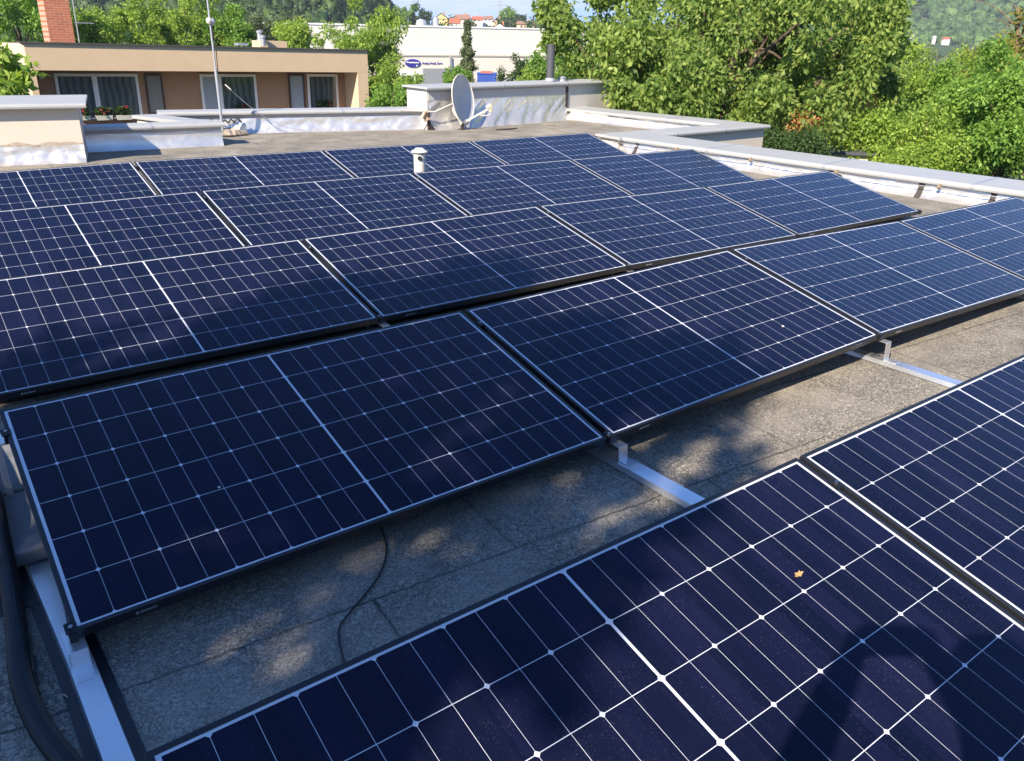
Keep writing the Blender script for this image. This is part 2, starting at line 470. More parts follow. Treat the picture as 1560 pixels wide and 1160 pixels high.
# ------------------------------------------------------------------ object helpers
def link(o, parent=None):
    COL.objects.link(o)
    if parent is not None:
        o.parent = parent
    return o
def tag(o, label=None, cat=None, group=None, kind=None):
    if label: o['label'] = label
    if cat: o['category'] = cat
    if group: o['group'] = group
    if kind: o['kind'] = kind
    return o
def empty(name, loc=(0, 0, 0), label=None, cat=None, group=None, rz=0.0):
    o = bpy.data.objects.new(name, None)
    o.empty_display_size = 0.1
    o.location = loc
    o.rotation_euler = (0, 0, rz)
    link(o)
    tag(o, label, cat, group)
    return o
class MB:
    def __init__(s):
        s.v, s.f = [], []
    def add(s, vs, fs):
        k = len(s.v)
        s.v += [tuple(p) for p in vs]
        s.f += [tuple(i + k for i in f) for f in fs]
        return s
    def box(s, a, b, mtx=None):
        (x0, y0, z0), (x1, y1, z1) = a, b
        vs = [Vector(p) for p in ((x0, y0, z0), (x1, y0, z0), (x1, y1, z0), (x0, y1, z0), (x0, y0, z1), (x1, y0, z1), (x1, y1, z1), (x0, y1, z1))]
        if mtx is not None:
            vs = [mtx @ p for p in vs]
        return s.add(vs, [(0, 3, 2, 1), (4, 5, 6, 7), (0, 1, 5, 4), (1, 2, 6, 5), (2, 3, 7, 6), (3, 0, 4, 7)])
    def bar(s, p, q, w, h=None, up=(0, 0, 1)):
        p, q = Vector(p), Vector(q)
        h = h or w
        d = (q - p).normalized()
        u = Vector(up)
        if abs(d.dot(u)) > 0.95:
            u = Vector((1, 0, 0))
        r = d.cross(u).normalized()
        u = r.cross(d).normalized()
        vs = []
        for c in (p, q):
            for i, j in ((-1, -1), (1, -1), (1, 1), (-1, 1)):
                vs.append(c + r * i * w / 2 + u * j * h / 2)
        return s.add(vs, [(0, 1, 2, 3), (7, 6, 5, 4), (0, 4, 5, 1), (1, 5, 6, 2), (2, 6, 7, 3), (3, 7, 4, 0)])
    def tube(s, pts, radii, n=8, cap=True):
        pts = [Vector(p) for p in pts]
        if isinstance(radii, (int, float)):
            radii = [radii] * len(pts)
        ref = None
        k = len(s.v)
        for i, p in enumerate(pts):
            d = (pts[min(i + 1, len(pts) - 1)] - pts[max(i - 1, 0)]).normalized()
            if ref is None:
                ref = d.orthogonal().normalized()
            ref = (ref - d * ref.dot(d)).normalized()
            b2 = d.cross(ref)
            for j in range(n):
                a = 2 * math.pi * j / n
                s.v.append(tuple(p + (ref * math.cos(a) + b2 * math.sin(a)) * radii[i]))
        for i in range(len(pts) - 1):
            for j in range(n):
                s.f.append((k + i * n + j, k + i * n + (j + 1) % n, k + (i + 1) * n + (j + 1) % n, k + (i + 1) * n + j))
        if cap:
            s.f.append(tuple(k + j for j in reversed(range(n))))
            s.f.append(tuple(k + (len(pts) - 1) * n + j for j in range(n)))
        return s
    def lathe(s, prof, n=24, mtx=None, cap=True):
        k = len(s.v)
        for r, z in prof:
            for j in range(n):
                a = 2 * math.pi * j / n
                p = Vector((r * math.cos(a), r * math.sin(a), z))
                s.v.append(tuple(mtx @ p if mtx is not None else p))
        for i in range(len(prof) - 1):
            for j in range(n):
                s.f.append((k + i * n + j, k + i * n + (j + 1) % n, k + (i + 1) * n + (j + 1) % n, k + (i + 1) * n + j))
        if cap:
            s.f.append(tuple(k + j for j in reversed(range(n))))
            s.f.append(tuple(k + (len(prof) - 1) * n + j for j in range(n)))
        return s
    def prism(s, poly, z0, z1):
        n = len(poly)
        vs = [(x, y, z0) for x, y in poly] + [(x, y, z1) for x, y in poly]
        fs = [tuple(reversed(range(n))), tuple(range(n, 2 * n))] + [(i, (i + 1) % n, n + (i + 1) % n, n + i) for i in range(n)]
        return s.add(vs, fs)
    def sweep(s, prof, p, q, out):
        """profile (offset along OUT, height) swept from p to q"""
        p, q, out = Vector(p), Vector(q), Vector(out).normalized()
        n = len(prof)
        vs = [p + out * a + Vector((0, 0, b)) for a, b in prof] + [q + out * a + Vector((0, 0, b)) for a, b in prof]
        fs = [tuple(reversed(range(n))), tuple(range(n, 2 * n))] + [(i, (i + 1) % n, n + (i + 1) % n, n + i) for i in range(n)]
        return s.add(vs, fs)
    def build(s, name, mat, parent=None, smooth=False, bevel=0.0, loc=None):
        me = bpy.data.meshes.new(name)
        me.from_pydata(s.v, [], s.f)
        me.materials.append(mat)
        bm = bmesh.new()
        bm.from_mesh(me)
        bmesh.ops.recalc_face_normals(bm, faces=bm.faces)
        if bevel:
            bmesh.ops.bevel(bm, geom=[e for e in bm.edges if e.is_manifold and e.calc_face_angle(0) > 0.6], offset=bevel, segments=2, profile=0.5, affect='EDGES')
        bm.to_mesh(me)
        bm.free()
        if smooth:
            me.polygons.foreach_set('use_smooth', [True] * len(me.polygons))
            try:
                me.set_sharp_from_angle(angle=math.radians(40))
            except Exception:
                pass
        o = bpy.data.objects.new(name, me)
        if loc is not None:
            o.location = loc
        return link(o, parent)
def catmull(pts, k=8):
    P = [Vector(p) for p in pts]
    P = [P[0] * 2 - P[1]] + P + [P[-1] * 2 - P[-2]]
    out = []
    for i in range(1, len(P) - 2):
        for t in range(k):
            t /= k
            a, b, c, d = P[i - 1], P[i], P[i + 1], P[i + 2]
            out.append(0.5 * ((2 * b) + (c - a) * t + (2 * a - 5 * b + 4 * c - d) * t * t + (3 * b - a - 3 * c + d) * t ** 3))
    out.append(P[-2])
    return out
def text_mesh(body, size, name, mat, parent, mtx, extrude=0.002):
    cu = bpy.data.curves.new(name, 'FONT')
    cu.body = body
    cu.size = size
    cu.extrude = extrude
    cu.align_x = 'LEFT'
    t = bpy.data.objects.new('tmp_text', cu)
    COL.objects.link(t)
    dg = bpy.context.evaluated_depsgraph_get()
    me = bpy.data.meshes.new_from_object(t.evaluated_get(dg))
    bpy.data.objects.remove(t)
    bpy.data.curves.remove(cu)
    me.name = name
    me.materials.clear()
    me.materials.append(mat)
    o = bpy.data.objects.new(name, me)
    link(o, parent)
    o.matrix_local = mtx
    return o

# ------------------------------------------------------------------ foliage
def leaf_mesh(name, clumps, per, size, mat, parent=None, droop=0.35, aspect=0.5, shell=0.55, flat=0.0, keep=None):
    """clumps: (x, y, z, r[, rz]); every leaf one small folded blade of its own"""
    c = np.array([(k + (k[3],))[:5] if len(k) == 4 else k for k in clumps], float)
    n = len(c) * per
    idx = np.repeat(np.arange(len(c)), per)
    d = RNG.normal(size=(n, 3))
    d /= np.linalg.norm(d, axis=1)[:, None]
    rad = (shell + (1 - shell) * RNG.random(n)) * RNG.random(n) ** 0.25
    pos = c[idx, :3] + d * rad[:, None] * np.stack([c[idx, 3], c[idx, 3], c[idx, 4]], 1)
    if keep is not None:
        k = keep(pos)
        pos, d = pos[k], d[k]
        n = len(pos)
    ax = RNG.normal(size=(n, 3)) + d * 0.5
    ax[:, 2] -= droop * 2.2
    ax /= np.linalg.norm(ax, axis=1)[:, None]
    nr = RNG.normal(size=(n, 3)) + d * 0.9
    nr[:, 2] += flat + 0.4
    sd = np.cross(ax, nr)
    sd /= np.linalg.norm(sd, axis=1)[:, None] + 1e-9
    up = np.cross(sd, ax)
    L = size * (0.6 + 0.8 * RNG.random(n))[:, None]
    wd = L * aspect
    v = np.empty((n, 4, 3))
    v[:, 0] = pos
    v[:, 1] = pos + ax * L * 0.5 + sd * wd * 0.5 - up * L * 0.05
    v[:, 2] = pos + ax * L
    v[:, 3] = pos + ax * L * 0.5 - sd * wd * 0.5 - up * L * 0.05
    me = bpy.data.meshes.new(name)
    me.vertices.add(n * 4)
    me.vertices.foreach_set('co', v.reshape(-1))
    me.loops.add(n * 4)
    me.loops.foreach_set('vertex_index', np.arange(n * 4, dtype=np.int32))
    me.polygons.add(n)
    me.polygons.foreach_set('loop_start', np.arange(0, n * 4, 4, dtype=np.int32))
    me.polygons.foreach_set('loop_total', np.full(n, 4, dtype=np.int32))
    me.update()
    me.materials.append(mat)
    return link(bpy.data.objects.new(name, me), parent)
def crown_clumps(center, rx, ry, rz, n, r0, r1, seed, hollow=0.45, lobes=0.35):
    rnd = random.Random(seed)
    out = []
    off = Vector((rnd.random() * 50, rnd.random() * 50, rnd.random() * 50))
    while len(out) < n:
        d = Vector((rnd.gauss(0, 1), rnd.gauss(0, 1), rnd.gauss(0, 1))).normalized()
        k = 1.0 + lobes * noise.noise(d * 1.7 + off) * 1.6
        r = (hollow + (1 - hollow) * rnd.random() ** 0.6) * k
        p = Vector(center) + Vector((d.x * rx, d.y * ry, d.z * rz)) * r
        out.append((p.x, p.y, p.z, r0 + (r1 - r0) * rnd.random()))
    return out
def limb_mesh(base, top, clumps, r0, n_limbs, seed, forks=2):
    rnd = random.Random(seed)
    mb = MB()
    base, top = Vector(base), Vector(top)
    mid = base.lerp(top, 0.5) + Vector((rnd.uniform(-.2, .2), rnd.uniform(-.2, .2), 0))
    path = catmull([base, mid, top], 5)
    k = len(path) - 1
    mb.tube(path, [r0 * (1 - 0.75 * i / k) for i in range(k + 1)], 9)
    for i in range(min(n_limbs, len(clumps))):
        c = Vector(clumps[rnd.randrange(len(clumps))][:3])
        t = rnd.uniform(0.35, 0.95)
        a = path[int(t * k)]
        m = a.lerp(c, 0.5) + Vector((rnd.uniform(-.15, .15), rnd.uniform(-.15, .15), 0.08 + 0.1 * rnd.random())) * (c - a).length
        pp = catmull([a, m, c], 4)
        rr = r0 * (1 - 0.75 * t) * 0.62
        mb.tube(pp, [max(0.006, rr * (1 - 0.85 * j / (len(pp) - 1))) for j in range(len(pp))], 6)
    return mb
def make_tree(name, base, center, rad, mat, label, cat='tree', n=60, clump=(0.4, 0.7), per=260, leaf=0.12, trunk_r=0.14, seed=1, droop=0.35, aspect=0.5, group=None, bark='bark', limbs=26, hollow=0.45, lobes=0.35, extra=()):
    root = empty(name, base, label, cat, group)
    b = Vector(base)
    cl = [(x - b.x, y - b.y, z - b.z, r) for x, y, z, r in crown_clumps(center, *rad, n, *clump, seed, hollow, lobes)]
    cl += [(x - b.x, y - b.y, z - b.z, r) for x, y, z, r in extra]
    leaf_mesh('crown', cl, per, leaf, LM[mat], root, droop, aspect)
    limb_mesh((0, 0, 0), Vector(center) - b + Vector((0, 0, rad[2] * 0.55)), cl, trunk_r, limbs, seed).build('trunk', M[bark], root, smooth=True)
    return root

# ================================================================== THE FLAT ROOF
RZ = -0.12                                             # level of the roofing felt
# plan of the roof, surveyed from the parapet feet
NR0, NR1 = Vector((9.15, -4.6, RZ)), Vector((8.26, 6.72, RZ))      # near right kerb, inner foot
FR0, FR1 = Vector((11.08, 6.95, RZ)), Vector((10.62, 10.72, RZ))   # far right kerb, inner foot
BX0, BX1 = Vector((7.24, 10.21, RZ)), Vector((12.2, 10.82, RZ))     # raised block at the back
FP0, FP1 = Vector((3.3, 11.42, RZ)), Vector((7.24, 10.38, RZ))     # far kerb
LP0, LP1 = Vector((1.95, 10.0, RZ)), Vector((3.68, 9.84, RZ))      # low kerb behind the block
BK0, BK1 = Vector((-3.2, 10.15, RZ)), Vector((1.79, 9.11, RZ))     # raised block on the left
poly = [(-3.7, -7), (9.5, -7), (NR1.x + 0.1, NR1.y), (FR0.x + 0.1, NR1.y), (FR1.x + 0.1, 10.9), (7.4, 10.55), (3.6, 11.6), (3.78, 9.9), (1.95, 10.05), (1.7, 9.3), (-3.7, 10.4)]
deck = MB().prism(poly, -7.9, RZ).build('roof_deck', M['roof'])
tag(deck, kind='structure')

# ================================================================== SOLAR PANELS
TILT = 0.2248
PITCH = 1.7573
STEP = PL + 0.02
ROWS = ['B', 'C', 'D', 'E', 'F']
ROFF = dict(B=-0.1889, C=-0.1251, D=-0.0403, E=0.0, F=0.0095)
RY = dict(B=3 * PITCH - 0.0726, C=2 * PITCH - 0.0476, D=PITCH, E=0.0, F=-PITCH - 0.0249)
RZZ = dict(B=[0.010 + d for d in (0.0, 0.0175, 0.0035, -0.0099, -0.0086)], C=[0.0062 + d for d in (0.0, 0.0158, 0.0055, -0.0059, -0.0138)],
           D=[-0.0183 + d for d in (0.0, 0.0025, 0.0154, -0.0087, -0.0138)], E=[-0.0125, -0.0003, 0.0344, -0.0093, -0.0144], F=[0.0307] * 5)
ROW_WORDS = dict(B='farthest row', C='second row from the back', D='middle row', E='second row from the front', F='nearest row')
COL_WORDS = ['leftmost', 'second from left', 'third from left', 'rightmost']
SPECIAL = {('F', 0): 'foremost dark solar panel carrying the dry leaf and the arm shadow',
           ('E', 0): 'deeply shaded solar panel with its whole lower edge above the open felt strip',
           ('C', 1): 'solar panel just below and left of the white vent pipe',
           ('B', 3): 'farthest solar panel at the right end of the back row'}
# one frame and one glass sheet, shared by every panel
fr = MB()
def rect_ring(z_top, z_bot, inset):
    o = [(0, 0), (PL, 0), (PL, PW), (0, PW)]
    i = [(inset, inset), (PL - inset, inset), (PL - inset, PW - inset), (inset, PW - inset)]
    vs = [(x, y, z_bot) for x, y in o] + [(x, y, z_top) for x, y in o] + [(x, y, z_top) for x, y in i] + [(x, y, z_bot) for x, y in i]
    fs = []
    for k in range(4):
        j = (k + 1) % 4
        fs += [(k, j, 4 + j, 4 + k), (4 + k, 4 + j, 8 + j, 8 + k), (8 + k, 8 + j, 12 + j, 12 + k), (12 + k, 12 + j, j, k)]
    return vs, fs
fr.add(*rect_ring(0.0, -0.032, LIP))
frame0 = fr.build('frame', M['black_frame'], None, bevel=0.0012)
fme = frame0.data
bpy.data.objects.remove(frame0)
gl = MB().box((LIP - 0.004, LIP - 0.004, -0.0075), (PL - LIP + 0.004, PW - LIP + 0.004, -0.0015))
glass0 = gl.build('glass_sheet', M['cells'], None)
gme = glass0.data
uvl = gme.uv_layers.new(name='metric')
for lp in gme.loops:
    co = gme.vertices[lp.vertex_index].co
    uvl.data[lp.index].uv = (co.x, co.y)
bpy.data.objects.remove(glass0)
bk = MB().box((LIP, LIP, -0.0105), (PL - LIP, PW - LIP, -0.0085)).box((PL / 2 - 0.06, PW - 0.16, -0.028), (PL / 2 + 0.06, PW - 0.09, -0.0105))
back0 = bk.build('backsheet', M['white_plastic'], None)
bme = back0.data
bpy.data.objects.remove(back0)
# small pale maker's mark near the left end of the low frame side: one square and a short word
lab = MB().box((0.150, -0.0012, -0.021), (0.157, 0.0, -0.013))
for k in range(7):
    lab.box((0.161 + 0.0062 * k, -0.0012, -0.0195), (0.1655 + 0.0062 * k, 0.0, -0.0145 + 0.0012 * (k % 3 == 0)))
lab0 = lab.build('frame_mark', M['zinc'], None)
lme = lab0.data
bpy.data.objects.remove(lab0)
sk_ = MB().box((0.0, 0.125, -0.150), (PL, 0.129, -0.0325)).box((0.0, 0.125, -0.0365), (PL, 0.155, -0.0325))  # black plate added to stand in for the shade under the low edge
sk0 = sk_.build('shade_plate', M['black_frame'], None)
sme = sk0.data
bpy.data.objects.remove(sk0)
PANEL_MTX = {}
def add_panel(r, c):
    zl, zr = RZZ[r][c], RZZ[r][c + 1]
    X = Vector((STEP, 0, zr - zl)).normalized()
    Y = Vector((0, math.cos(TILT), math.sin(TILT)))
    Zv = X.cross(Y).normalized()
    Y = Zv.cross(X).normalized()
    o = Vector((ROFF[r] + c * STEP + 0.01 - (0.008 if (r, c) == ('E', 0) else 0), RY[r], zl))
    m = Matrix(((X.x, Y.x, Zv.x, o.x), (X.y, Y.y, Zv.y, o.y), (X.z, Y.z, Zv.z, o.z), (0, 0, 0, 1)))
    root = bpy.data.objects.new('solar_panel', None)
    root.empty_display_size = 0.1
    link(root)
    root.matrix_world = m
    lb = SPECIAL.get((r, c)) or 'black framed solar panel, %s in the %s' % (COL_WORDS[c], ROW_WORDS[r])
    tag(root, lb, 'solar panel', 'solar panels in tilted rows on the flat roof')
    for nm, me in (('frame', fme), ('glass_sheet', gme), ('backsheet', bme), ('shade_plate', sme)):
        ob = link(bpy.data.objects.new(nm, me), root)
        if nm == 'frame':
            link(bpy.data.objects.new('frame_mark', lme), ob)
    PANEL_MTX[(r, c)] = m
    return root
for r in ROWS:
    for c in range(4):
        add_panel(r, c)

# ------------------------------------------------------------------ rails, brackets and clamps under the joints
RAIL_LABEL = ['dusty aluminium rail with a bent bracket at the left edge, beside the black hose',
              'bare aluminium rail crossing the felt strip in the middle of the photo',
              'aluminium rail crossing the sunny felt strip at the right',
              'aluminium rail hidden under the third panel joints, farther right',
              'aluminium rail at the right ends of the panel rows near the kerb']
for j in range(5):
    sh = (0.002, 0.035, 0.03, 0.02, -0.03)[j]
    wd = (0.056, 0.072, 0.066, 0.066, 0.066)[j]
    root = empty('mounting_rail', (j * STEP + sh, 0, RZ), RAIL_LABEL[j], 'mounting rail', 'aluminium rails under the panel joints')
    def rx(y):
        return -0.036 * y if y > 0 else -0.014 * y
    mb = MB()
    segs = [(-1.95, 0.0), (0.0, 1.45)] + [(RY[r] + 0.16, RY[r] + 1.12) for r in 'DCB']
    for k_, (a, b) in enumerate(segs):
        if k_ != 1:
            mb = MB()
        prof = [(-wd / 2, 0.026), (wd / 2, 0.026), (wd / 2 + 0.004, 0.004), (-wd / 2 - 0.004, 0.004)]
        vs = [(rx(a) + p, a, q) for p, q in prof] + [(rx(b) + p, b, q) for p, q in prof]
        mb.add(vs, [(0, 1, 2, 3), (7, 6, 5, 4), (0, 4, 5, 1), (1, 5, 6, 2), (2, 6, 7, 3), (3, 7, 4, 0)])
        if k_:
            mb.build('rail' if k_ == 1 else 'base_rail', M['alu'], root)
    if j == 0:
        sm_ = MB()
        for a, b in segs[:2]:
            vs = [(rx(a) + p, a, q) for p, q in ((-0.058, 0.0035), (0.058, 0.0035), (0.058, 0.001), (-0.058, 0.001))] + [(rx(b) + p, b, q) for p, q in ((-0.058, 0.0035), (0.058, 0.0035), (0.058, 0.001), (-0.058, 0.001))]
            sm_.add(vs, [(0, 1, 2, 3), (7, 6, 5, 4), (0, 4, 5, 1), (1, 5, 6, 2), (2, 6, 7, 3), (3, 7, 4, 0)])
        sm_.build('rubber_strip', M['rubber'], root)
    for r in ROWS:
        jz = RZZ[r][j] if j < 5 else 0
        yl = RY[r]
        jx = ROFF[r] + j * STEP - (j * STEP + sh)
        ctr = rx(yl)
        top = jz - 0.035 - RZ
        # bent low bracket: plate under the frame, drop to the rail, toe along the rail
        w2 = 0.023
        t = 0.004
        prof = [(yl + 0.06, top), (yl - 0.036, top), (yl - 0.041, 0.030), (yl - 0.10, 0.030), (yl - 0.10, 0.026), (yl - 0.037, 0.0262), (yl - 0.032, top - t), (yl + 0.06, top - t)]
        if r in 'BCD':
            prof = [(yl + 0.03, top), (yl - 0.036, top), (yl - 0.041, top - 0.022), (yl - 0.037, top - 0.022), (yl - 0.032, top - t), (yl + 0.03, top - t)]
        n = len(prof)
        vs = [(ctr - w2, y, z) for y, z in prof] + [(ctr + w2, y, z) for y, z in prof]
        MB().add(vs, [tuple(range(n)), tuple(reversed(range(n, 2 * n)))] + [(i, n + i, n + (i + 1) % n, (i + 1) % n) for i in range(n)]).build('low_bracket', M['alu'], root, bevel=0.001)
        # rear prop
        yh, zh = yl + PW * math.cos(TILT) - 0.10, jz + PW * math.sin(TILT) - 0.058 - RZ
        MB().bar((rx(yh), yh, 0.026), (rx(yh), yh, zh), 0.04, 0.02).box((rx(yh) - 0.035, yh - 0.04, zh - 0.006), (rx(yh) + 0.035, yh + 0.04, zh - 0.002)).build('rear_prop', M['alu'], root)
        # clamps in the gap, one low and one high
        for sfrac in (0.012, 0.87):
            yy = yl + PW * math.cos(TILT) * sfrac
            zz = jz + PW * math.sin(TILT) * sfrac - RZ
            tl = Matrix.Translation((jx, yy, zz)) @ Matrix.Rotation(TILT, 4, 'X')
            k = MB().box((-0.009, -0.022, -0.03), (0.009, 0.022, 0.001), tl).box((-0.014, -0.018, 0.001), (0.014, 0.018, 0.0035), tl)
            ko = k.build('clamp', M['clamp'], root)
            MB().lathe([(0.006, 0.0036), (0.006, 0.0095)], 6, tl).build('bolt', M['steel'], ko)

# concrete ballast slabs beside the left rail
for k, (y0, y1, x0, x1, zt, lb) in enumerate(((0.905, 1.30, -0.42, 0.06, -0.040, 'pale concrete ballast slab beside the black hose, at the left edge of the photo'),
                                            (0.505, 0.898, -0.40, 0.05, -0.042, 'concrete ballast slab nearer the bracket, with a visible front face'))):
    s_ = MB().box((x0, y0, RZ + 0.03), (x1, y1, zt)).build('ballast_slab', M['concrete'], None, bevel=0.006)
    tag(s_, lb, 'concrete slab', 'concrete ballast slabs beside the rail')
pad = MB().box((-0.46, 0.33, RZ + 0.001), (0.06, 1.34, RZ + 0.004)).build('protective_mat', M['rubber'])
tag(pad, 'thin dark protective mat under the concrete slabs at the left edge', 'mat')

# black ribbed conduit at the left
hose_pts = catmull([(-0.10, 1.35, -0.005), (-0.085, 1.05, 0.0), (-0.080, 0.80, -0.005), (-0.088, 0.62, -0.010), (-0.098, 0.42, -0.07), (-0.112, 0.21, -0.094), (-0.128, 0.01, -0.094), (-0.118, -0.18, -0.094), (-0.080, -0.36, -0.094), (-0.03, -0.52, -0.094), (0.04, -0.7, -0.094)], 46)
hz = [0.0245 + (0.0022 if i % 2 else -0.0012) for i in range(len(hose_pts))]
hs = MB().tube(hose_pts, hz, 16).build('conduit_hose', M['rubber'], None)
tag(hs, 'black ribbed conduit hose snaking along the left rail', 'hose')

# thin black cable over the strip of felt
cb = MB().tube(catmull([(0.98, 0.25, -0.108), (0.93, 0.10, -0.112), (0.884, -0.018, -0.113), (0.817, -0.104, -0.113), (0.74, -0.166, -0.113), (0.648, -0.226, -0.113), (0.597, -0.273, -0.113), (0.560, -0.376, -0.113), (0.53, -0.5, -0.113), (0.5, -0.8, -0.113)], 8), 0.0032, 8).build('cable', M['cable'], None, smooth=True)
tag(cb, 'thin black cable curving across the shaded felt strip', 'cable')
for (pts, lb) in (([(3.86, 0.10, -0.03), (3.93, 0.04, -0.05), (4.02, 0.05, -0.045), (4.10, 0.1, -0.035)], 'short black cable loop at the bracket of the right hand rail'),
                  ([(3.70, 0.02, -0.075), (3.78, -0.005, -0.07), (3.86, 0.03, -0.045)], 'short black cable tucked under the panel corner, left of the right hand bracket')):
    o = MB().tube(catmull(pts, 8), 0.004, 6).build('cable', M['cable'], None, smooth=True)
    tag(o, lb, 'cable')

# dry leaf, droppings and twigs
def flat_shape(name, r, c, xl, yl, pts, mat, lb, cat, th=0.002, curl=0.0):
    m = PANEL_MTX[(r, c)]
    n = len(pts)
    vs = [m @ Vector((xl + x, yl + y, 0.001 + curl * (x * x + y * y))) for x, y in pts] + [m @ Vector((xl + x, yl + y, 0.001 + th + curl * (x * x + y * y))) for x, y in pts]
    o = MB().add(vs, [tuple(reversed(range(n))), tuple(range(n, 2 * n))] + [(i, (i + 1) % n, n + (i + 1) % n, n + i) for i in range(n)]).build(name, mat)
    tag(o, lb, cat)
flat_shape('dry_leaf', 'F', 0, 1.440, 0.722, [(-.018, -.002), (-.010, -.006), (-.004, -.004), (.002, -.008), (.008, -.005), (.017, -.002), (.010, .002), (.012, .006), (.003, .004), (-.004, .007), (-.008, .003)], M['leaf_dry'], 'small tan dry leaf lying on the foremost solar panel', 'leaf', 0.002, 14)
flat_shape('bird_dropping', 'E', 0, 0.497, 0.357, [(-.005, 0), (-.002, -.004), (.0025, -.0025), (.0045, .0015), (.0015, .0045), (-.003, .004)], M['dropping'], 'tiny pale bird dropping on the shaded panel of the fourth row', 'bird dropping')
flat_shape('bird_dropping', 'E', 1, 1.403, 0.277, [(-.010, 0), (-.004, -.007), (.005, -.004), (.009, .002), (.002, .006), (-.005, .005)], M['dropping'], 'pale bird dropping on the sunlit panel right of the middle rail', 'bird dropping')
for (pts, lb) in (([(-0.125, -0.235, RZ + .004), (-0.10, -0.215, RZ + .012), (-0.072, -0.205, RZ + .004)], 'pale straw on the felt beside the hose, lower left corner'),
                  ([(-0.062, -0.105, RZ + .004), (-0.055, -0.098, RZ + .012), (-0.047, -0.108, RZ + .005)], 'tiny curled twig between hose and left rail')):
    o = MB().tube(catmull(pts, 4), 0.0016, 5).build('straw', M['bone'], None)
    tag(o, lb, 'straw')

# white vent pipe between the two back rows
vt = empty('vent_pipe', (3.915, 4.86, RZ), 'short white plastic roof vent pipe with a mushroom cap among the panels', 'vent pipe')
MB().lathe([(0.055, 0.0), (0.055, 0.475), (0.05, 0.475), (0.05, 0.40)], 28, cap=False).build('pipe', M['white_plastic'], vt, smooth=True)
MB().lathe([(0.018, 0.468), (0.075, 0.472), (0.080, 0.478), (0.075, 0.486), (0.05, 0.498), (0.035, 0.512), (0.001, 0.516)], 28).build('vent_cap', M['white_plastic'], vt, smooth=True)
hole = Matrix.Translation((-0.028, -0.05, 0.425)) @ Matrix.Rotation(math.radians(90), 4, 'X') @ Matrix.Rotation(math.radians(-30), 4, 'Y')
MB().lathe([(0.021, -0.005), (0.021, 0.008)], 16, hole).build('side_opening', M['cable'], vt)

# ================================================================== KERBS (parapets) with membrane and sheet caps
def frame_of(p, q, flip=False):
    d = (q - p)
    d.z = 0
    d.normalize()
    n = Vector((d.y, -d.x, 0))            # to the right of p->q
    return d, (-n if flip else n)
def cap_prof(w, oh, z):
    return [(oh, z - 0.012), (oh + 0.004, z - 0.03), (oh + 0.010, z - 0.03), (oh + 0.016, z - 0.008), (oh + 0.012, z + 0.012), (oh - 0.006, z + 0.022), (-w, z + 0.03), (-w - oh, z + 0.024), (-w - oh, z - 0.02), (-w - oh + 0.006, z - 0.02), (-w - oh + 0.006, z - 0.004)]
def membrane(p, q, out, h, flare, mat, parent, folds=1.0, seed=0, name='membrane', diag=0.0, nx=None):
    L_ = (q - p).length
    d = (q - p).normalized()
    nx = nx or int(L_ / 0.035)
    nz = 14
    vs, fs = [], []
    for i in range(nx + 1):
        for k in range(nz + 1):
            t = k / nz
            s_ = i / nx * L_
            z = h * t
            o = flare * (1 - t) ** 3 + 0.004
            a = noise.noise(Vector((s_ * 2.3 - diag * t * h * 2.2 + seed, t * 0.5, seed)))
            b = noise.noise(Vector((s_ * 7.5 - diag * t * h * 7 + seed * 3, t * 1.5, seed + 4)))
            c_ = noise.noise(Vector((s_ * 19, t * 5, seed + 9)))
            o += folds * (0.045 * max(0, a) * (1 - 0.65 * t) + 0.016 * b + 0.004 * c_) * min(1, (1 - t) * 5 + 0.1)
            o = max(o, 0.003)
            dz = 0.012 * noise.noise(Vector((s_ * 4, seed, 1.7))) * t
            pt = p + d * s_ + out * o + Vector((0, 0, z + dz + 0.001))
            vs.append(pt)
    for i in range(nx):
        for k in range(nz):
            a = i * (nz + 1) + k
            fs.append((a, a + nz + 1, a + nz + 2, a + 1))
    # returning edge onto the felt
    return MB().add(vs, fs).build(name, mat, parent, smooth=True)
def kerb(name, p, q, h, w, label, cat='parapet', flip=False, oh=0.045, mem=None, wall='plaster_grey', folds=1.0, seed=0, flare=0.07, diag=0.0, z0=RZ, cap='cap', capz=True):
    """low wall from p to q; its inner face looks to the side OUT"""
    root = empty(name, p, label, cat)
    d, out = frame_of(p, q, flip)
    P0, Q0 = Vector((0, 0, 0)), q - p
    MB().sweep([(0, z0 - RZ), (0, h - 0.02), (-w, h - 0.02), (-w, z0 - RZ)], P0, Q0, out).build('wall', M[wall], root)
    if capz:
        e = d * oh
        MB().sweep(cap_prof(w, oh, h), P0 - e, Q0 + e, out).build('cap_sheet', M[cap], root, bevel=0.002)
    if capz:
        LL = (q - p).length
        pj = [(a_ + (0.004 if a_ > 0 else -0.002), b_ + 0.003) for a_, b_ in cap_prof(w, oh, h)]
        for k_ in range(1, int(LL / 1.7) + 1):
            c0 = d * (LL * k_ / (int(LL / 1.7) + 1))
            MB().sweep(pj, P0 + c0, P0 + c0 + d * 0.035, out).build('cap_joint', M['zinc'], root)
    if mem:
        membrane(P0, Q0, out, mem, flare, M['membrane'], root, folds, seed, diag=diag)
    return root, d, out

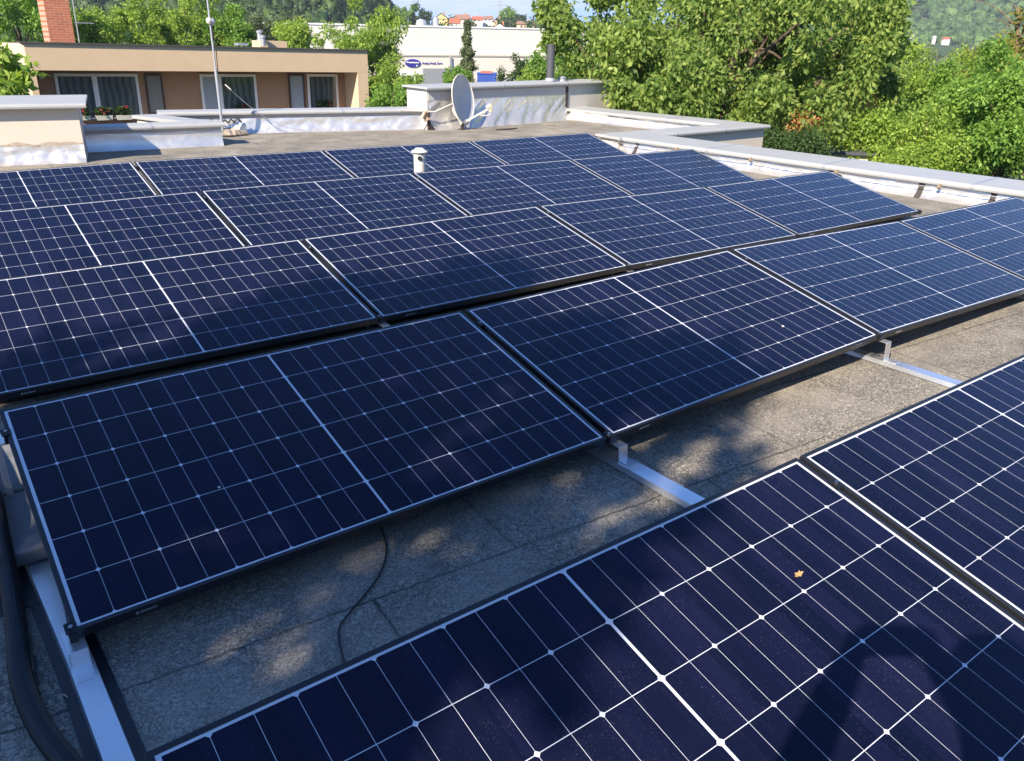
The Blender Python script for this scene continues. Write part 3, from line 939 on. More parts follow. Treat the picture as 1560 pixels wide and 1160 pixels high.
# left raised block with plaster face
blk, bd, bo = kerb('plaster_block', BK0, BK1, 0.655, 1.2, 'pale plastered roof block with grey metal cap at the left edge', 'roof block', oh=0.10, mem=0.20, wall='plaster', folds=1.3, seed=3, flare=0.08)
mb = MB()
L_ = (BK1 - BK0).length
n_ = 90
vs = []
for i in range(n_ + 1):
    s_ = i / n_ * L_
    vs.append(bd * s_ + bo * 0.003 + Vector((0, 0, 0.195)))
    vs.append(bd * s_ + bo * 0.003 + Vector((0, 0, 0.235 + 0.045 * max(-0.4, noise.noise(Vector((s_ * 6, 0, 2)))) + 0.02 * noise.noise(Vector((s_ * 22, 0, 5))))))
mb.add(vs, [(2 * i, 2 * i + 2, 2 * i + 3, 2 * i + 1) for i in range(n_)])
mb.build('tar_band', M['mortar'], blk)

kerb('low_parapet', LP0 + Vector((-0.1, 0.01, 0)), LP1, 0.285, 0.28, 'low white clad kerb between the plaster block and the antenna pole', mem=0.21, folds=0.35, seed=8, flare=0.05)
kerb('low_parapet', LP1 + Vector((-0.06, 0.30, 0)), FP0 + Vector((-0.10, -0.02, 0)), 0.285, 0.28, 'short kerb running back from the antenna pole, its pale outer face showing', mem=0.21, folds=0.5, seed=12, wall='plaster')
kerb('low_parapet', FP0, FP1, 0.31, 0.3, 'long silver clad kerb along the back of the roof, below the ochre house', mem=0.225, folds=0.9, seed=21, diag=0.5)

# raised block at the back with draped silver membrane
box, xd, xo = kerb('chimney_block', BX0, BX1, 0.66, 0.55, 'long raised roof block draped in silver membrane, under the dark flue pipe', 'roof block', oh=0.06, wall='plaster_grey', capz=True)
membrane(xd * 0.02, xd * 3.36, xo, 0.47, 0.19, M['membrane'], box, 2.6, 31, diag=1.5)
MB().sweep([(0.0, 0.47), (0.010, 0.47), (0.008, 0.60), (0.0, 0.60)], xd * 0.02, xd * 3.36, xo).build('upper_sheet', M['plaster_grey'], box)
MB().box((3.36, 0.0, 0.05), (3.43, 0.02, 0.60), Matrix(((xd.x, xo.x, 0, 0), (xd.y, xo.y, 0, 0), (0, 0, 1, 0), (0, 0, 0, 1)))).build('tar_seam', M['tar'], box)
MB().box((-0.01, 0.0, 0.0), (0.03, 0.03, 0.30), Matrix(((xd.x, xo.x, 0, 0), (xd.y, xo.y, 0, 0), (0, 0, 1, 0), (0, 0, 0, 1)))).build('tar_seam', M['tar'], box)
# flue pipe on the block
fp = BX0 + xd * 3.16 - xo * 0.22
fl = empty('flue_pipe', (fp.x, fp.y, RZ + 0.69), 'tall dark grey flue pipe standing on the raised roof block', 'flue pipe')
MB().lathe([(0.10, 0.0), (0.10, 0.03), (0.088, 0.05), (0.082, 0.06)], 24).build('flange', M['zinc'], fl, smooth=True)
MB().lathe([(0.075, 0.0), (0.075, 0.62), (0.079, 0.62), (0.079, 0.655), (0.070, 0.655), (0.070, 0.5)], 24, cap=False).build('pipe', M['grey_pipe'], fl, smooth=True)
fp2 = BX0 + xd * 3.52 - xo * 0.24
v2 = empty('vent_cowl', (fp2.x, fp2.y, RZ + 0.69), 'low round metal vent cowl right of the dark flue pipe', 'vent')
MB().lathe([(0.07, 0.0), (0.07, 0.05), (0.082, 0.05), (0.082, 0.065), (0.02, 0.085)], 20).build('cowl', M['zinc'], v2, smooth=True)
MB().lathe([(0.095, 0.0), (0.09, 0.012)], 20).build('flange', M['zinc'], v2)

# right side kerbs
kerb('right_parapet', FR0, FR1, 0.185, 0.55, 'right hand kerb beyond the notch, leading back to the raised block', mem=0.155, folds=0.9, seed=41, flip=True, flare=0.06)
RW0, RW1 = Vector((8.2, 6.62, RZ)), Vector((11.62, 6.72, RZ))
kerb('notch_parapet', RW0, RW1, 0.185, 0.36, 'kerb across the notch, with a sunny pale plaster outer face', z0=-7.8, wall='plaster', oh=0.06)
nk, nd_, no_ = kerb('right_parapet', NR0, NR1, 0.185, 0.62, 'long right hand kerb running forward to the right edge of the photo', mem=0.15, folds=1.0, seed=55, flip=True, flare=0.08, diag=0.4)
NL = (NR1 - NR0).length
# dark seams on its membrane
for s0 in (0.555, 0.618, 0.71, 0.965):
    s_ = s0 * NL
    vs = []
    for i in range(9):
        t = i / 8
        wv = 0.03 + 0.012 * noise.noise(Vector((t * 5, s_, 0)))
        o = no_ * (0.012 + 0.075 * (1 - t) ** 2)
        vs += [nd_ * (s_ - wv) + o + Vector((0, 0, 0.004 + 0.14 * t)), nd_ * (s_ + wv) + o + Vector((0, 0, 0.004 + 0.14 * t))]
    MB().add(vs, [(2 * i, 2 * i + 1, 2 * i + 3, 2 * i + 2) for i in range(8)]).build('tar_seam', M['tar'], nk)
# lightning wire with little holders
lw = empty('lightning_wire', NR0, 'thin lightning conductor wire held along the right hand kerb', 'wire')
pts = []
for i in range(61):
    s_ = i / 60 * NL
    pts.append(nd_ * s_ + no_ * 0.085 + Vector((0, 0, 0.138 - 0.014 * abs(math.sin(i * math.pi / 6)))))
MB().tube(pts, 0.0042, 6).build('wire', M['zinc'], lw, smooth=True)
for i in range(1, 10):
    p = nd_ * (i / 10 * NL) + no_ * 0.075
    MB().bar(p + Vector((0, 0, 0.118)), p + Vector((0, 0, 0.172)), 0.02, 0.03).bar(p + no_ * -0.02 + Vector((0, 0, 0.158)), p + no_ * 0.03 + Vector((0, 0, 0.140)), 0.026, 0.012).build('wire_holder', M['rust'], lw)

# dark bracket foot and scraps in front of the raised block
p = onz(722, 184, RZ)
vt2 = empty('iron_bracket', (p.x + 0.28, p.y + 0.06, RZ), 'small dark iron angle standing at the foot of the silver membrane', 'bracket')
MB().bar((0, 0, 0), (0, 0.01, 0.17), 0.03, 0.012).bar((0, 0, 0.012), (0.14, -0.02, 0.012), 0.05, 0.024).build('angle', M['tar'], vt2)
p = onz(775, 198, RZ)
o = MB().tube(catmull([(p.x - 0.25, p.y + 0.02, RZ + .008), (p.x, p.y, RZ + .012), (p.x + 0.22, p.y + 0.06, RZ + .008)], 5), 0.012, 6).build('iron_rod', M['tar'], None)
tag(o, 'short dark iron rod lying on the felt in front of the raised block', 'rod')

# ------------------------------------------------------------------ satellite dish
b = Vector((7.83, 10.02, RZ))
ds = empty('satellite_dish', b, 'grey oval satellite dish on a low bent mast in front of the raised roof block', 'satellite dish')
az = math.radians(154)
N_ = Vector((math.sin(az), math.cos(az), 0.16)).normalized()       # where the bowl looks
U_ = Vector((0, 0, 1))
Rr = N_.cross(U_).normalized()
U_ = Rr.cross(N_).normalized()
C_ = Vector((0, 0, 0.49))
def bowl(rings, depth, back):
    vs, fs = [], []
    n = 40
    for i in range(rings + 1):
        t = i / rings
        for j in range(n):
            a = 2 * math.pi * j / n
            dd = -depth * (1 - t * t) - back
            vs.append(C_ + Rr * math.cos(a) * 0.345 * t + U_ * math.sin(a) * 0.388 * t + N_ * dd)
    for i in range(rings):
        for j in range(n):
            fs.append((i * n + j, i * n + (j + 1) % n, (i + 1) * n + (j + 1) % n, (i + 1) * n + j))
    return vs, fs
vs1, fs1 = bowl(8, 0.075, 0.0)
vs2, fs2 = bowl(8, 0.075, 0.006)
k = len(vs1)
mb = MB().add(vs1 + vs2, fs1 + [tuple(i + k for i in reversed(f)) for f in fs2])
mb.build('reflector', M['dish'], ds, smooth=True)
rimp = [C_ + Rr * math.cos(2 * math.pi * j / 48) * 0.347 + U_ * math.sin(2 * math.pi * j / 48) * 0.390 for j in range(49)]
MB().tube(rimp, 0.009, 6, cap=False).build('rim', M['white_plastic'], ds, smooth=True)
tip = C_ - U_ * 0.30 + N_ * 0.46 + Vector((0, 0, 0.10))
foot = C_ - U_ * 0.362 - N_ * 0.01
MB().bar(foot, tip, 0.024, 0.03).build('feed_arm', M['white_plastic'], ds, bevel=0.003)
tm = Matrix.Translation(tip + Vector((0, 0, 0.03))) @ (-N_ - Vector((0, 0, 0.1))).to_track_quat('Z', 'Y').to_matrix().to_4x4()
MB().lathe([(0.03, -0.02), (0.034, 0.0), (0.034, 0.045), (0.022, 0.06)], 18, tm).build('receiver_head', M['white_plastic'], ds, smooth=True)
MB().bar(tip + Vector((0.03, 0, -0.06)), tip + Vector((0.03, 0, 0.075)), 0.055, 0.05).build('receiver_body', M['bone'], ds, bevel=0.006)
MB().tube(catmull([tip + Vector((0.03, 0, -0.06)), tip + Vector((0.0, 0, -0.10)), foot.lerp(tip, 0.75) + Vector((0, 0, -0.06)), foot.lerp(tip, 0.55)], 6), 0.006, 6).build('lead', M['white_plastic'], ds, smooth=True)
back = C_ - N_ * 0.10
MB().tube(catmull([(-0.05, -0.01, 0.085), (-0.06, 0.0, 0.14), back + Vector((-0.10, 0, -0.16)), back + Vector((-0.05, 0, -0.02)), back], 7), 0.02, 10).build('mast', M['white_plastic'], ds, smooth=True)
MB().bar(foot + Vector((-0.08, 0, -0.0)), foot + Vector((0.02, 0.0, 0.02)), 0.05, 0.04).bar(back, back - U_ * 0.3, 0.03, 0.05).build('bracket', M['zinc'], ds, bevel=0.003)
MB().tube([back + Vector((-0.08, 0, -0.05)), Vector((-0.55, 0.03, 0.30)), Vector((-1.15, 0.12, 0.345))], 0.014, 8).build('stay_bar', M['white_plastic'], ds, smooth=True)
MB().bar((-0.02, 0, 0.0), (-0.03, 0, 0.12), 0.03, 0.05).bar((-0.09, -0.03, 0.006), (0.07, 0.03, 0.006), 0.10, 0.012).build('foot_plate', M['tar'], ds)
MB().bar((-0.70, 0.12, 0.20), (-0.70, 0.02, 0.31), 0.06, 0.03).bar((-0.66, 0.15, 0.16), (-0.66, 0.02, 0.20), 0.035, 0.04).build('wall_bracket', M['rust'], ds)

# ------------------------------------------------------------------ antenna pole behind the low kerb
ab = Vector((4.0, 10.78, RZ))
an = empty('antenna_pole', ab, 'tall slim grey antenna pole with a round insulator at the inner kerb corner', 'antenna pole')
MB().tube([(0, 0, 0), (0, 0, 0.95)], 0.021, 12).tube([(0, 0, 0.95), (0, 0, 3.6)], 0.0135, 12).build('pole', M['zinc'], an, smooth=True)
ring_z = ab.z
dhead = hd(324, 32, math.hypot(ab.x - CAM[0], ab.y - CAM[1]))
zz = dhead.z - ab.z
MB().lathe([(0.0, -0.045), (0.03, -0.035), (0.045, 0.0), (0.03, 0.035), (0.0, 0.045)], 16, Matrix.Translation((-0.015, -0.01, zz)), cap=False).build('insulator', M['white_plastic'], an, smooth=True)
MB().lathe([(0.0, -0.05), (0.032, -0.035), (0.046, 0.0), (0.032, 0.035), (0.0, 0.05)], 16, Matrix.Translation((0.032, 0.0, zz - 0.01)), cap=False).build('clamp_ring', M['zinc'], an, smooth=True)
MB().tube(catmull([(0.01, -0.02, 1.55), (0.035, -0.02, 1.3), (0.03, -0.02, 1.1), (0.03, 0, 0.9)], 6), 0.006, 6).build('lead', M['cable'], an, smooth=True)
hs_ = hd(347, 133, math.hypot(ab.x - CAM[0], ab.y - CAM[1])) - ab
MB().tube([hs_ + Vector((-0.03, 0.02, 0.035)), hs_ + Vector((0.035, -0.02, -0.035))], 0.008, 6).build('strain_sleeve', M['white_plastic'], an)
w0 = hs_ + Vector((0.03, -0.02, -0.03))
MB().tube(catmull([w0, (0.25, 0.05, 0.62), (0.62, 0.05, 0.3), (1.0, 0.0, 0.1), (1.35, -0.15, 0.03)], 6), 0.0045, 5).build('guy_wire', M['zinc'], an, smooth=True)
# crumbled mortar at its foot
mr = MB()
rr = random.Random(4)
vs, fs = [], []
nn = 14
for i in range(nn + 1):
    for j in range(8):
        a = 2 * math.pi * j / 8
        t = i / nn
        r = 0.11 * math.sin(math.pi * (0.06 + 0.88 * t)) * (1 + 0.5 * noise.noise(Vector((t * 9, math.cos(a) * 2, math.sin(a) * 2))))
        vs.append((0.62 * (t - 0.55), r * math.cos(a), max(0.0, 0.03 + r * math.sin(a) * 0.9)))
for i in range(nn):
    for j in range(8):
        fs.append((i * 8 + j, i * 8 + (j + 1) % 8, (i + 1) * 8 + (j + 1) % 8, (i + 1) * 8 + j))
o = mr.add(vs, fs).build('mortar_heap', M['mortar'], None, loc=ab + Vector((0.12, 0.06, 0)))
tag(o, 'heap of crumbled mortar around the foot of the antenna pole', 'rubble')
bm_ = MB().lathe([(0.0, -0.09), (0.04, -0.085), (0.07, -0.05), (0.078, 0.0), (0.066, 0.05), (0.03, 0.085), (0.0, 0.09)], 18, Matrix.Translation(ab + Vector((0.36, 0.2, 0.085))) @ Matrix.Rotation(0.5, 4, 'Y') @ Matrix.Diagonal((1.1, 0.7, 1.0, 1)), cap=False)
bm_.v = [tuple(Vector(p) + Vector((noise.noise(Vector(p) * 17), noise.noise(Vector(p) * 17 + Vector((5, 0, 0))), noise.noise(Vector(p) * 17 + Vector((0, 5, 0))))) * 0.03) for p in bm_.v]
o = bm_.build('membrane_roll', M['membrane'], None, smooth=True)
tag(o, 'rounded bundle of silver membrane right of the antenna pole', 'bundle')
rg = MB()
for i in range(7):
    x = -0.32 + 0.1 * i
    rg.tube([(x, 0, 0.0), (x + 0.05, 0.0, 0.05 + 0.03 * rr.random()), (x + 0.11, 0, 0.01)], 0.014, 6)
o = rg.build('ragged_strip', M['tar'], None, loc=ab + Vector((0.02, 0.33, 0.16)))  # row of small bent black pieces, in the seam colour
tag(o, 'ragged black strip along the kerb behind the antenna pole', 'tar')

# ================================================================== NEIGHBOUR'S HOUSE
HO = Vector((15.0, 27.3, 0.0))
HT = 0.0155
HR = Matrix.Rotation(HT, 3, 'Y')
HRi = HR.inverted()
def hl(u, v, dy=0.0):
    """point of the facade plane (set back by dy) in the house's own axes"""
    o = HRi @ (Vector(CAM) - HO)
    d = HRi @ Vector(ray(u, v))
    return o + d * ((dy - o.y) / d.y)
house = empty('neighbour_house', HO, 'ochre flat roofed house with a long brown recessed balcony across the left background', 'house')
house.rotation_euler = (0, HT, 0)
REC = 1.1
xl, xr = hl(40, 90).x, 0.0
ztop, zfas = hl(300, 72).z, hl(300, 109).z
zbot = -7.7
pl1 = hl(58, 130).x
pr0 = hl(546, 140).x
MB().box((xl, 0, zfas), (xr, 0.3, ztop)).build('fascia', M['fascia'], house)
rf_ = [(xl - 0.1, -0.06, 0.0), (xr + 0.06, -0.06, 0.0), (xr + 0.06, 9.0, -0.26), (xl - 0.1, 9.0, -0.26)]
MB().add([(x, y, ztop + z) for x, y, z in rf_] + [(x, y, ztop + z + 0.045) for x, y, z in rf_], [(0, 3, 2, 1), (4, 5, 6, 7), (0, 1, 5, 4), (1, 2, 6, 5), (2, 3, 7, 6), (3, 0, 4, 7)]).build('roof', M['roof_edge'], house)
MB().box((xl, 0.002, zbot), (pl1, REC, zfas - 0.002)).build('left_pier', M['fascia'], house)
MB().box((pr0, 0.002, zbot), (xr, REC, zfas - 0.002)).build('right_pier', M['fascia'], house)
MB().box((xl + 0.1, REC, zbot), (xr - 0.02, 8.9, ztop - 0.3)).build('rear_wall', M['brown_wall'], house)
MB().box((pl1, 0.31, zfas), (pr0, REC - 0.003, zfas + 0.1)).build('soffit', M['brown_wall'], house)
MB().box((pl1, 0.01, zbot), (pr0, REC - 0.003, -1.75)).build('balcony_floor', M['plaster_grey'], house)
sw = MB().add([(xl - 0.001, 0.05, zbot), (xl - 3.2, 2.6, zbot), (xl - 3.2, 2.6, ztop - 0.01), (xl - 0.001, 0.05, ztop - 0.01), (xl - 0.001, 0.4, zbot), (xl - 3.2, 3.0, zbot), (xl - 3.2, 3.0, ztop - 0.01), (xl - 0.001, 0.4, ztop - 0.01)],
    [(0, 1, 2, 3), (7, 6, 5, 4), (0, 3, 7, 4), (1, 5, 6, 2), (3, 2, 6, 7), (0, 4, 5, 1)])
sw.build('side_wall', plain('sunlit ochre render', (0.66, 0.54, 0.37), 0.9, 0, 0.05, 1.6), house)  # paler copy of the fascia render, sunlight put into its colour
def window(u0, v0, u1, v1, kind='window', pane='glass', mullions=(), fw=0.07, frame='white_frame', dep=0.06):
    a, b_ = hl(u0, v0, REC), hl(u1, v1, REC)
    x0, x1, z1, z0 = a.x, b_.x, a.z, b_.z
    f = MB().box((x0, REC - dep, z0), (x0 + fw, REC - 0.002, z1)).box((x1 - fw, REC - dep, z0), (x1, REC - 0.002, z1))
    f.box((x0 + fw, REC - dep, z1 - fw), (x1 - fw, REC - 0.002, z1)).box((x0 + fw, REC - dep, z0), (x1 - fw, REC - 0.002, z0 + fw))
    for mu in mullions:
        xm = hl(mu, (v0 + v1) / 2, REC).x
        f.box((xm - 0.075, REC - dep, z0 + fw), (xm + 0.075, REC - 0.002, z1 - fw))
    fo = f.build(kind, M[frame], house)
    edges = [x0 + fw] + [e for mu in mullions for e in (hl(mu, (v0 + v1) / 2, REC).x - 0.075, hl(mu, (v0 + v1) / 2, REC).x + 0.075)] + [x1 - fw]
    panes = pane if isinstance(pane, (list, tuple)) else [pane] * (len(edges) // 2)
    for i in range(0, len(edges), 2):
        MB().box((edges[i], REC - 0.03, z0 + fw), (edges[i + 1], REC - 0.004, z1 - fw)).build('pane', M[panes[i // 2]], fo)
    return fo
window(81, 112, 218, 182, mullions=(147.5,), fw=0.085)
window(219, 113, 253, 174, 'door', 'frosted', fw=0.05, frame='brown_wood')
window(303, 113, 394, 178, mullions=(335.5,), fw=0.085, pane=('frosted_blue', 'glass'))
window(438, 113, 466, 172, 'door', 'frosted_blue', fw=0.06, frame='brown_wood')
window(466.5, 113, 516, 172, fw=0.085)
lamp = hl(62, 115, REC)
MB().box((lamp.x - 0.07, REC - 0.1, lamp.z - 0.1), (lamp.x + 0.07, REC - 0.003, lamp.z + 0.1)).build('wall_lamp', M['white_plastic'], house, bevel=0.015)
a, b_ = hl(62, 184), hl(225, 200)
MB().box((a.x, -0.05, b_.z - 1.0), (b_.x, 0.03, a.z)).build('balcony_panel', M['tile_brown'], house)
c_ = hl(238, 184)
MB().box((b_.x + 0.005, -0.04, b_.z - 1.0), (c_.x, 0.03, a.z - 0.02)).build('balcony_side_panel', M['grey_side'], house)
rl = MB().bar((a.x, -0.02, hl(150, 179).z), (b_.x, -0.02, hl(150, 179).z), 0.035, 0.03)
for u in (70, 112, 140, 173, 213, 224):
    x = hl(u, 180).x
    rl.bar((x, -0.02, a.z - 0.02), (x, -0.02, hl(150, 179).z), 0.02, 0.02)
rl.build('handrail', M['zinc'], house)
# brick chimney on its roof
ca, cb_ = hl(76, 60, 1.6), hl(114, 60, 1.6)
ch = MB().box((ca.x, 1.6, ztop - 0.08), (cb_.x, 2.7, ztop + 2.6)).build('chimney', M['brick'], house)
# low curb, vents and dark sheet on its roof
pa, pb = hl(397, 66, 2.5), hl(437, 66, 2.5)
MB().box((pa.x, 2.5, ztop - 0.1), (pb.x, 3.4, ztop + 0.23)).build('roof_curb', M['fascia'], house)
for u in (390, 399):
    x = hl(u, 60, 3.0).x
    MB().lathe([(0.09, 0.0), (0.09, 0.28), (0.12, 0.28), (0.12, 0.34), (0.02, 0.37)], 14, Matrix.Translation((x, 3.2 if u > 395 else 2.3, ztop + (0.22 if u > 395 else 0.05)))).build('roof_vent', M['zinc'], house, smooth=True)
x = hl(370, 67, 2.0).x
MB().box((x - 0.18, 2.0, ztop + 0.055), (x + 0.2, 2.4, ztop + 0.13)).build('roof_hatch', M['zinc'], house)
ar = hl(117, 40, 3.6)
am = MB().tube([(ar.x, 3.6, ztop), (ar.x, 3.6, ztop + 2.6)], 0.02, 6)
for k in range(5):
    am.bar((ar.x, 3.6, ztop + 0.6 + 0.02 * k), (ar.x + 0.1, 3.6, ztop + 0.6), 0.012)
am.bar((ar.x - 0.05, 3.6, ztop + 0.62), (ar.x + 0.55, 3.6, ztop + 0.62), 0.025)
am.bar((ar.x - 0.05, 3.6, ztop + 1.5), (ar.x + 0.3, 3.6, ztop + 1.5), 0.03)
for k in range(4):
    am.bar((ar.x + 0.08 + 0.13 * k, 3.45, ztop + 0.62), (ar.x + 0.08 + 0.13 * k, 3.75, ztop + 0.62), 0.012)
am.build('roof_antenna', M['zinc'], house)

# flower boxes standing on the rail and sills
def flower_box(u0, u1, v, dy, label, seed):
    a, b_ = hl(u0, v, dy), hl(u1, v, dy)
    w0 = HO + HR @ Vector((a.x, dy, a.z - 0.13))
    root = empty('flower_box', w0, label, 'flower box', 'geranium boxes along the balcony')
    wd = b_.x - a.x
    mb = MB().add([(0.03, -0.09, 0), (wd - 0.03, -0.09, 0), (wd, -0.11, 0.14), (0, -0.11, 0.14), (0.03, 0.09, 0), (wd - 0.03, 0.09, 0), (wd, 0.11, 0.14), (0, 0.11, 0.14)], [(0, 1, 2, 3), (5, 4, 7, 6), (0, 3, 7, 4), (1, 5, 6, 2), (3, 2, 6, 7), (0, 4, 5, 1)])
    mb.build('planter', M['white_plastic'], root)
    rnd = random.Random(seed)
    cl = [(rnd.uniform(0.08, wd - 0.08), rnd.uniform(-0.06, 0.06), 0.2 + rnd.random() * 0.12, 0.13) for _ in range(9)]
    leaf_mesh('foliage', cl, 60, 0.075, LM['dark'], root, 0.2, 0.8)
    bl = [(rnd.uniform(0.1, wd - 0.1), rnd.uniform(-0.15, -0.05), 0.22 + rnd.random() * 0.18, 0.04) for _ in range(3)]
    leaf_mesh('blossoms', bl, 20, 0.04, M['petal_red'], root, 0.0, 0.9)
flower_box(119, 137, 177, -0.1, 'white box of red geraniums half hidden by the plaster block', 1)
flower_box(145, 171, 177, -0.1, 'white box of red geraniums in front of the window mullion', 2)
flower_box(176, 202, 176.5, -0.1, 'white box with the largest red geranium, right of the mullion', 3)
flower_box(358, 381, 171, REC - 0.2, 'white geranium box under the middle window behind the antenna pole', 4)
flower_box(484, 506, 166, REC - 0.2, 'white geranium box under the small right hand window', 5)

# ================================================================== GROUND AND HILLS
GZ = -8.0
g = MB().add([(-900, -700, GZ), (2000, -700, GZ), (2000, 1900, GZ), (-900, 1900, GZ)], [(0, 1, 2, 3)]).build('ground', M['ground'])
tag(g, kind='structure')
FW = Vector((math.sin(-ANG[2]), math.cos(-ANG[2]), 0))       # viewing direction in plan
RT = Vector((FW.y, -FW.x, 0))
def vp(r, d, z=0.0):
    """point d metres ahead of the photographer and r metres to the right"""
    p = Vector((CAM[0], CAM[1], 0)) + FW * d + RT * r
    return Vector((p.x, p.y, z))
def hill(name, r0, r1, d0, d1, hfun, mat, n=60, m=22):
    vs, fs = [], []
    for i in range(n + 1):
        for j in range(m + 1):
            r = r0 + (r1 - r0) * i / n
            d = d0 + (d1 - d0) * j / m
            vs.append(vp(r, d, GZ - 0.3 + hfun(r, d)))
    for i in range(n):
        for j in range(m):
            a = i * (m + 1) + j
            fs.append((a, a + m + 1, a + m + 2, a + 1))
    o = MB().add(vs, fs).build(name, mat, None, smooth=True)
    return tag(o, kind='structure')
def sstep(a, b, x):
    t = max(0.0, min(1.0, (x - a) / (b - a)))
    return t * t * (3 - 2 * t)
def h_left(r, d):
    return 62 * sstep(190, 400, d) * (1 - sstep(-0.215, -0.10, r / d)) * (0.8 + 0.2 * noise.noise(Vector((r * .01, d * .01, 0)))) * (1 - sstep(560, 660, d)) + 0.5
def h_ridge(r, d):
    return 8.2 * sstep(250, 340, d) * (1 - sstep(390, 470, d)) + 0.2
def h_right(r, d):
    return 150 * sstep(560, 1150, d) * sstep(150, 480, r) * (0.85 + 0.3 * noise.noise(Vector((r * .004, d * .004, 3)))) * (1 - sstep(1300, 1600, d)) + 0.3
def h_far(r, d):
    return 48 * sstep(1340, 1560, d) * (1 - sstep(1680, 1790, d)) * (0.75 + 0.35 * noise.noise(Vector((r * .0015, 0, 7)))) * (0.35 + 0.65 * sstep(-60, 260, r))
hill('left_hill', -420, -15, 180, 680, h_left, M['hillside'])
hill('village_ridge', -140, 330, 240, 480, h_ridge, M['hillside'])
hill('right_hill', 140, 1150, 540, 1620, h_right, M['hillside'])
hill('far_hill', -560, 1000, 1330, 1800, h_far, M['far_hill'], 70, 14)

def forest(name, pts, per, leaf, mat, label, rz=1.25):
    cl = []
    for p, r in pts:
        cl.append((p.x, p.y, p.z + r * 0.7, r, r * rz))
    o = leaf_mesh(name, cl, per, leaf, LM[mat], None, 0.1, 0.85, 0.75, 0.2)
    bm = bmesh.new()
    bmesh.ops.create_icosphere(bm, subdivisions=2, radius=1)
    bv = np.array([v.co[:] for v in bm.verts])
    bf = np.array([[v.index for v in f.verts] for f in bm.faces])
    bm.free()
    nb = len(cl)
    c = np.array(cl)
    vv = bv[None] * (0.42 + 0.58 * RNG.random((nb, len(bv), 1))) * np.stack([c[:, 3], c[:, 3], c[:, 4]], 1)[:, None] * 0.98 + c[:, None, :3]
    ff = bf[None] + (np.arange(nb) * len(bv))[:, None, None]
    me0 = o.data
    n0 = len(me0.vertices)
    co = np.empty(n0 * 3)
    me0.vertices.foreach_get('co', co)
    me = bpy.data.meshes.new(name)
    allv = np.concatenate([co.reshape(-1, 3), vv.reshape(-1, 3)])
    me.vertices.add(len(allv))
    me.vertices.foreach_set('co', allv.reshape(-1))
    q = n0 // 4
    tri = ff.reshape(-1, 3) + n0
    me.loops.add(n0 + tri.size)
    me.loops.foreach_set('vertex_index', np.concatenate([np.arange(n0), tri.reshape(-1)]).astype(np.int32))
    me.polygons.add(q + len(tri))
    me.polygons.foreach_set('loop_start', np.concatenate([np.arange(0, n0, 4), n0 + np.arange(len(tri)) * 3]).astype(np.int32))
    me.polygons.foreach_set('loop_total', np.concatenate([np.full(q, 4), np.full(len(tri), 3)]).astype(np.int32))
    me.update()
    me.materials.append(LM[mat])
    o.data = me
    bpy.data.meshes.remove(me0)
    return tag(o, label, 'forest', kind='stuff')
rnd = random.Random(21)
pts = []
for _ in range(1500):
    d = rnd.uniform(185, 470)
    r = rnd.uniform(-0.68 * d, -0.12 * d)
    h = h_left(r, d)
    if h < 0.7:
        continue
    pts.append((vp(r, d, GZ + h + rnd.uniform(1, 4)), rnd.uniform(1.8, 3.6)))
forest('hillside_forest', pts, 110, 0.75, 'forest', 'dense dark green forest covering the hill at the left')
pts = []
for _ in range(2600):
    d = rnd.uniform(600, 1320)
    r = rnd.uniform(0.22 * d, 0.70 * d)
    h = h_right(r, d)
    if h < 0.6:
        continue
    pts.append((vp(r, d, GZ + h + rnd.uniform(1, 4)), rnd.uniform(4.0, 7.5)))
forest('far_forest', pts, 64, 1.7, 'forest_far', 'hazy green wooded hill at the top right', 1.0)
pts = []
for _ in range(330):
    d = rnd.uniform(270, 420)
    r = rnd.uniform(-0.20 * d, 0.30 * d)
    h = h_ridge(r, d)
    top = rnd.uniform(-2, 3.0) if d > 350 else rnd.uniform(-4.0, -1.6)
    pts.append((vp(r, d, GZ + h + top), rnd.uniform(1.6, 3.2)))
forest('ridge_trees', pts, 110, 1.0, 'forest', 'dark trees between the village houses on the ridge')
pts = []
for _ in range(420):
    d = rnd.uniform(120, 520)
    r = rnd.uniform(0.16 * d, 0.78 * d)
    pts.append((vp(r, d, GZ + rnd.uniform(0.5, 2.6)), rnd.uniform(2.0, 3.8)))
forest('valley_trees', pts, 90, 0.7, 'willow', 'grey green willows filling the valley at the right')

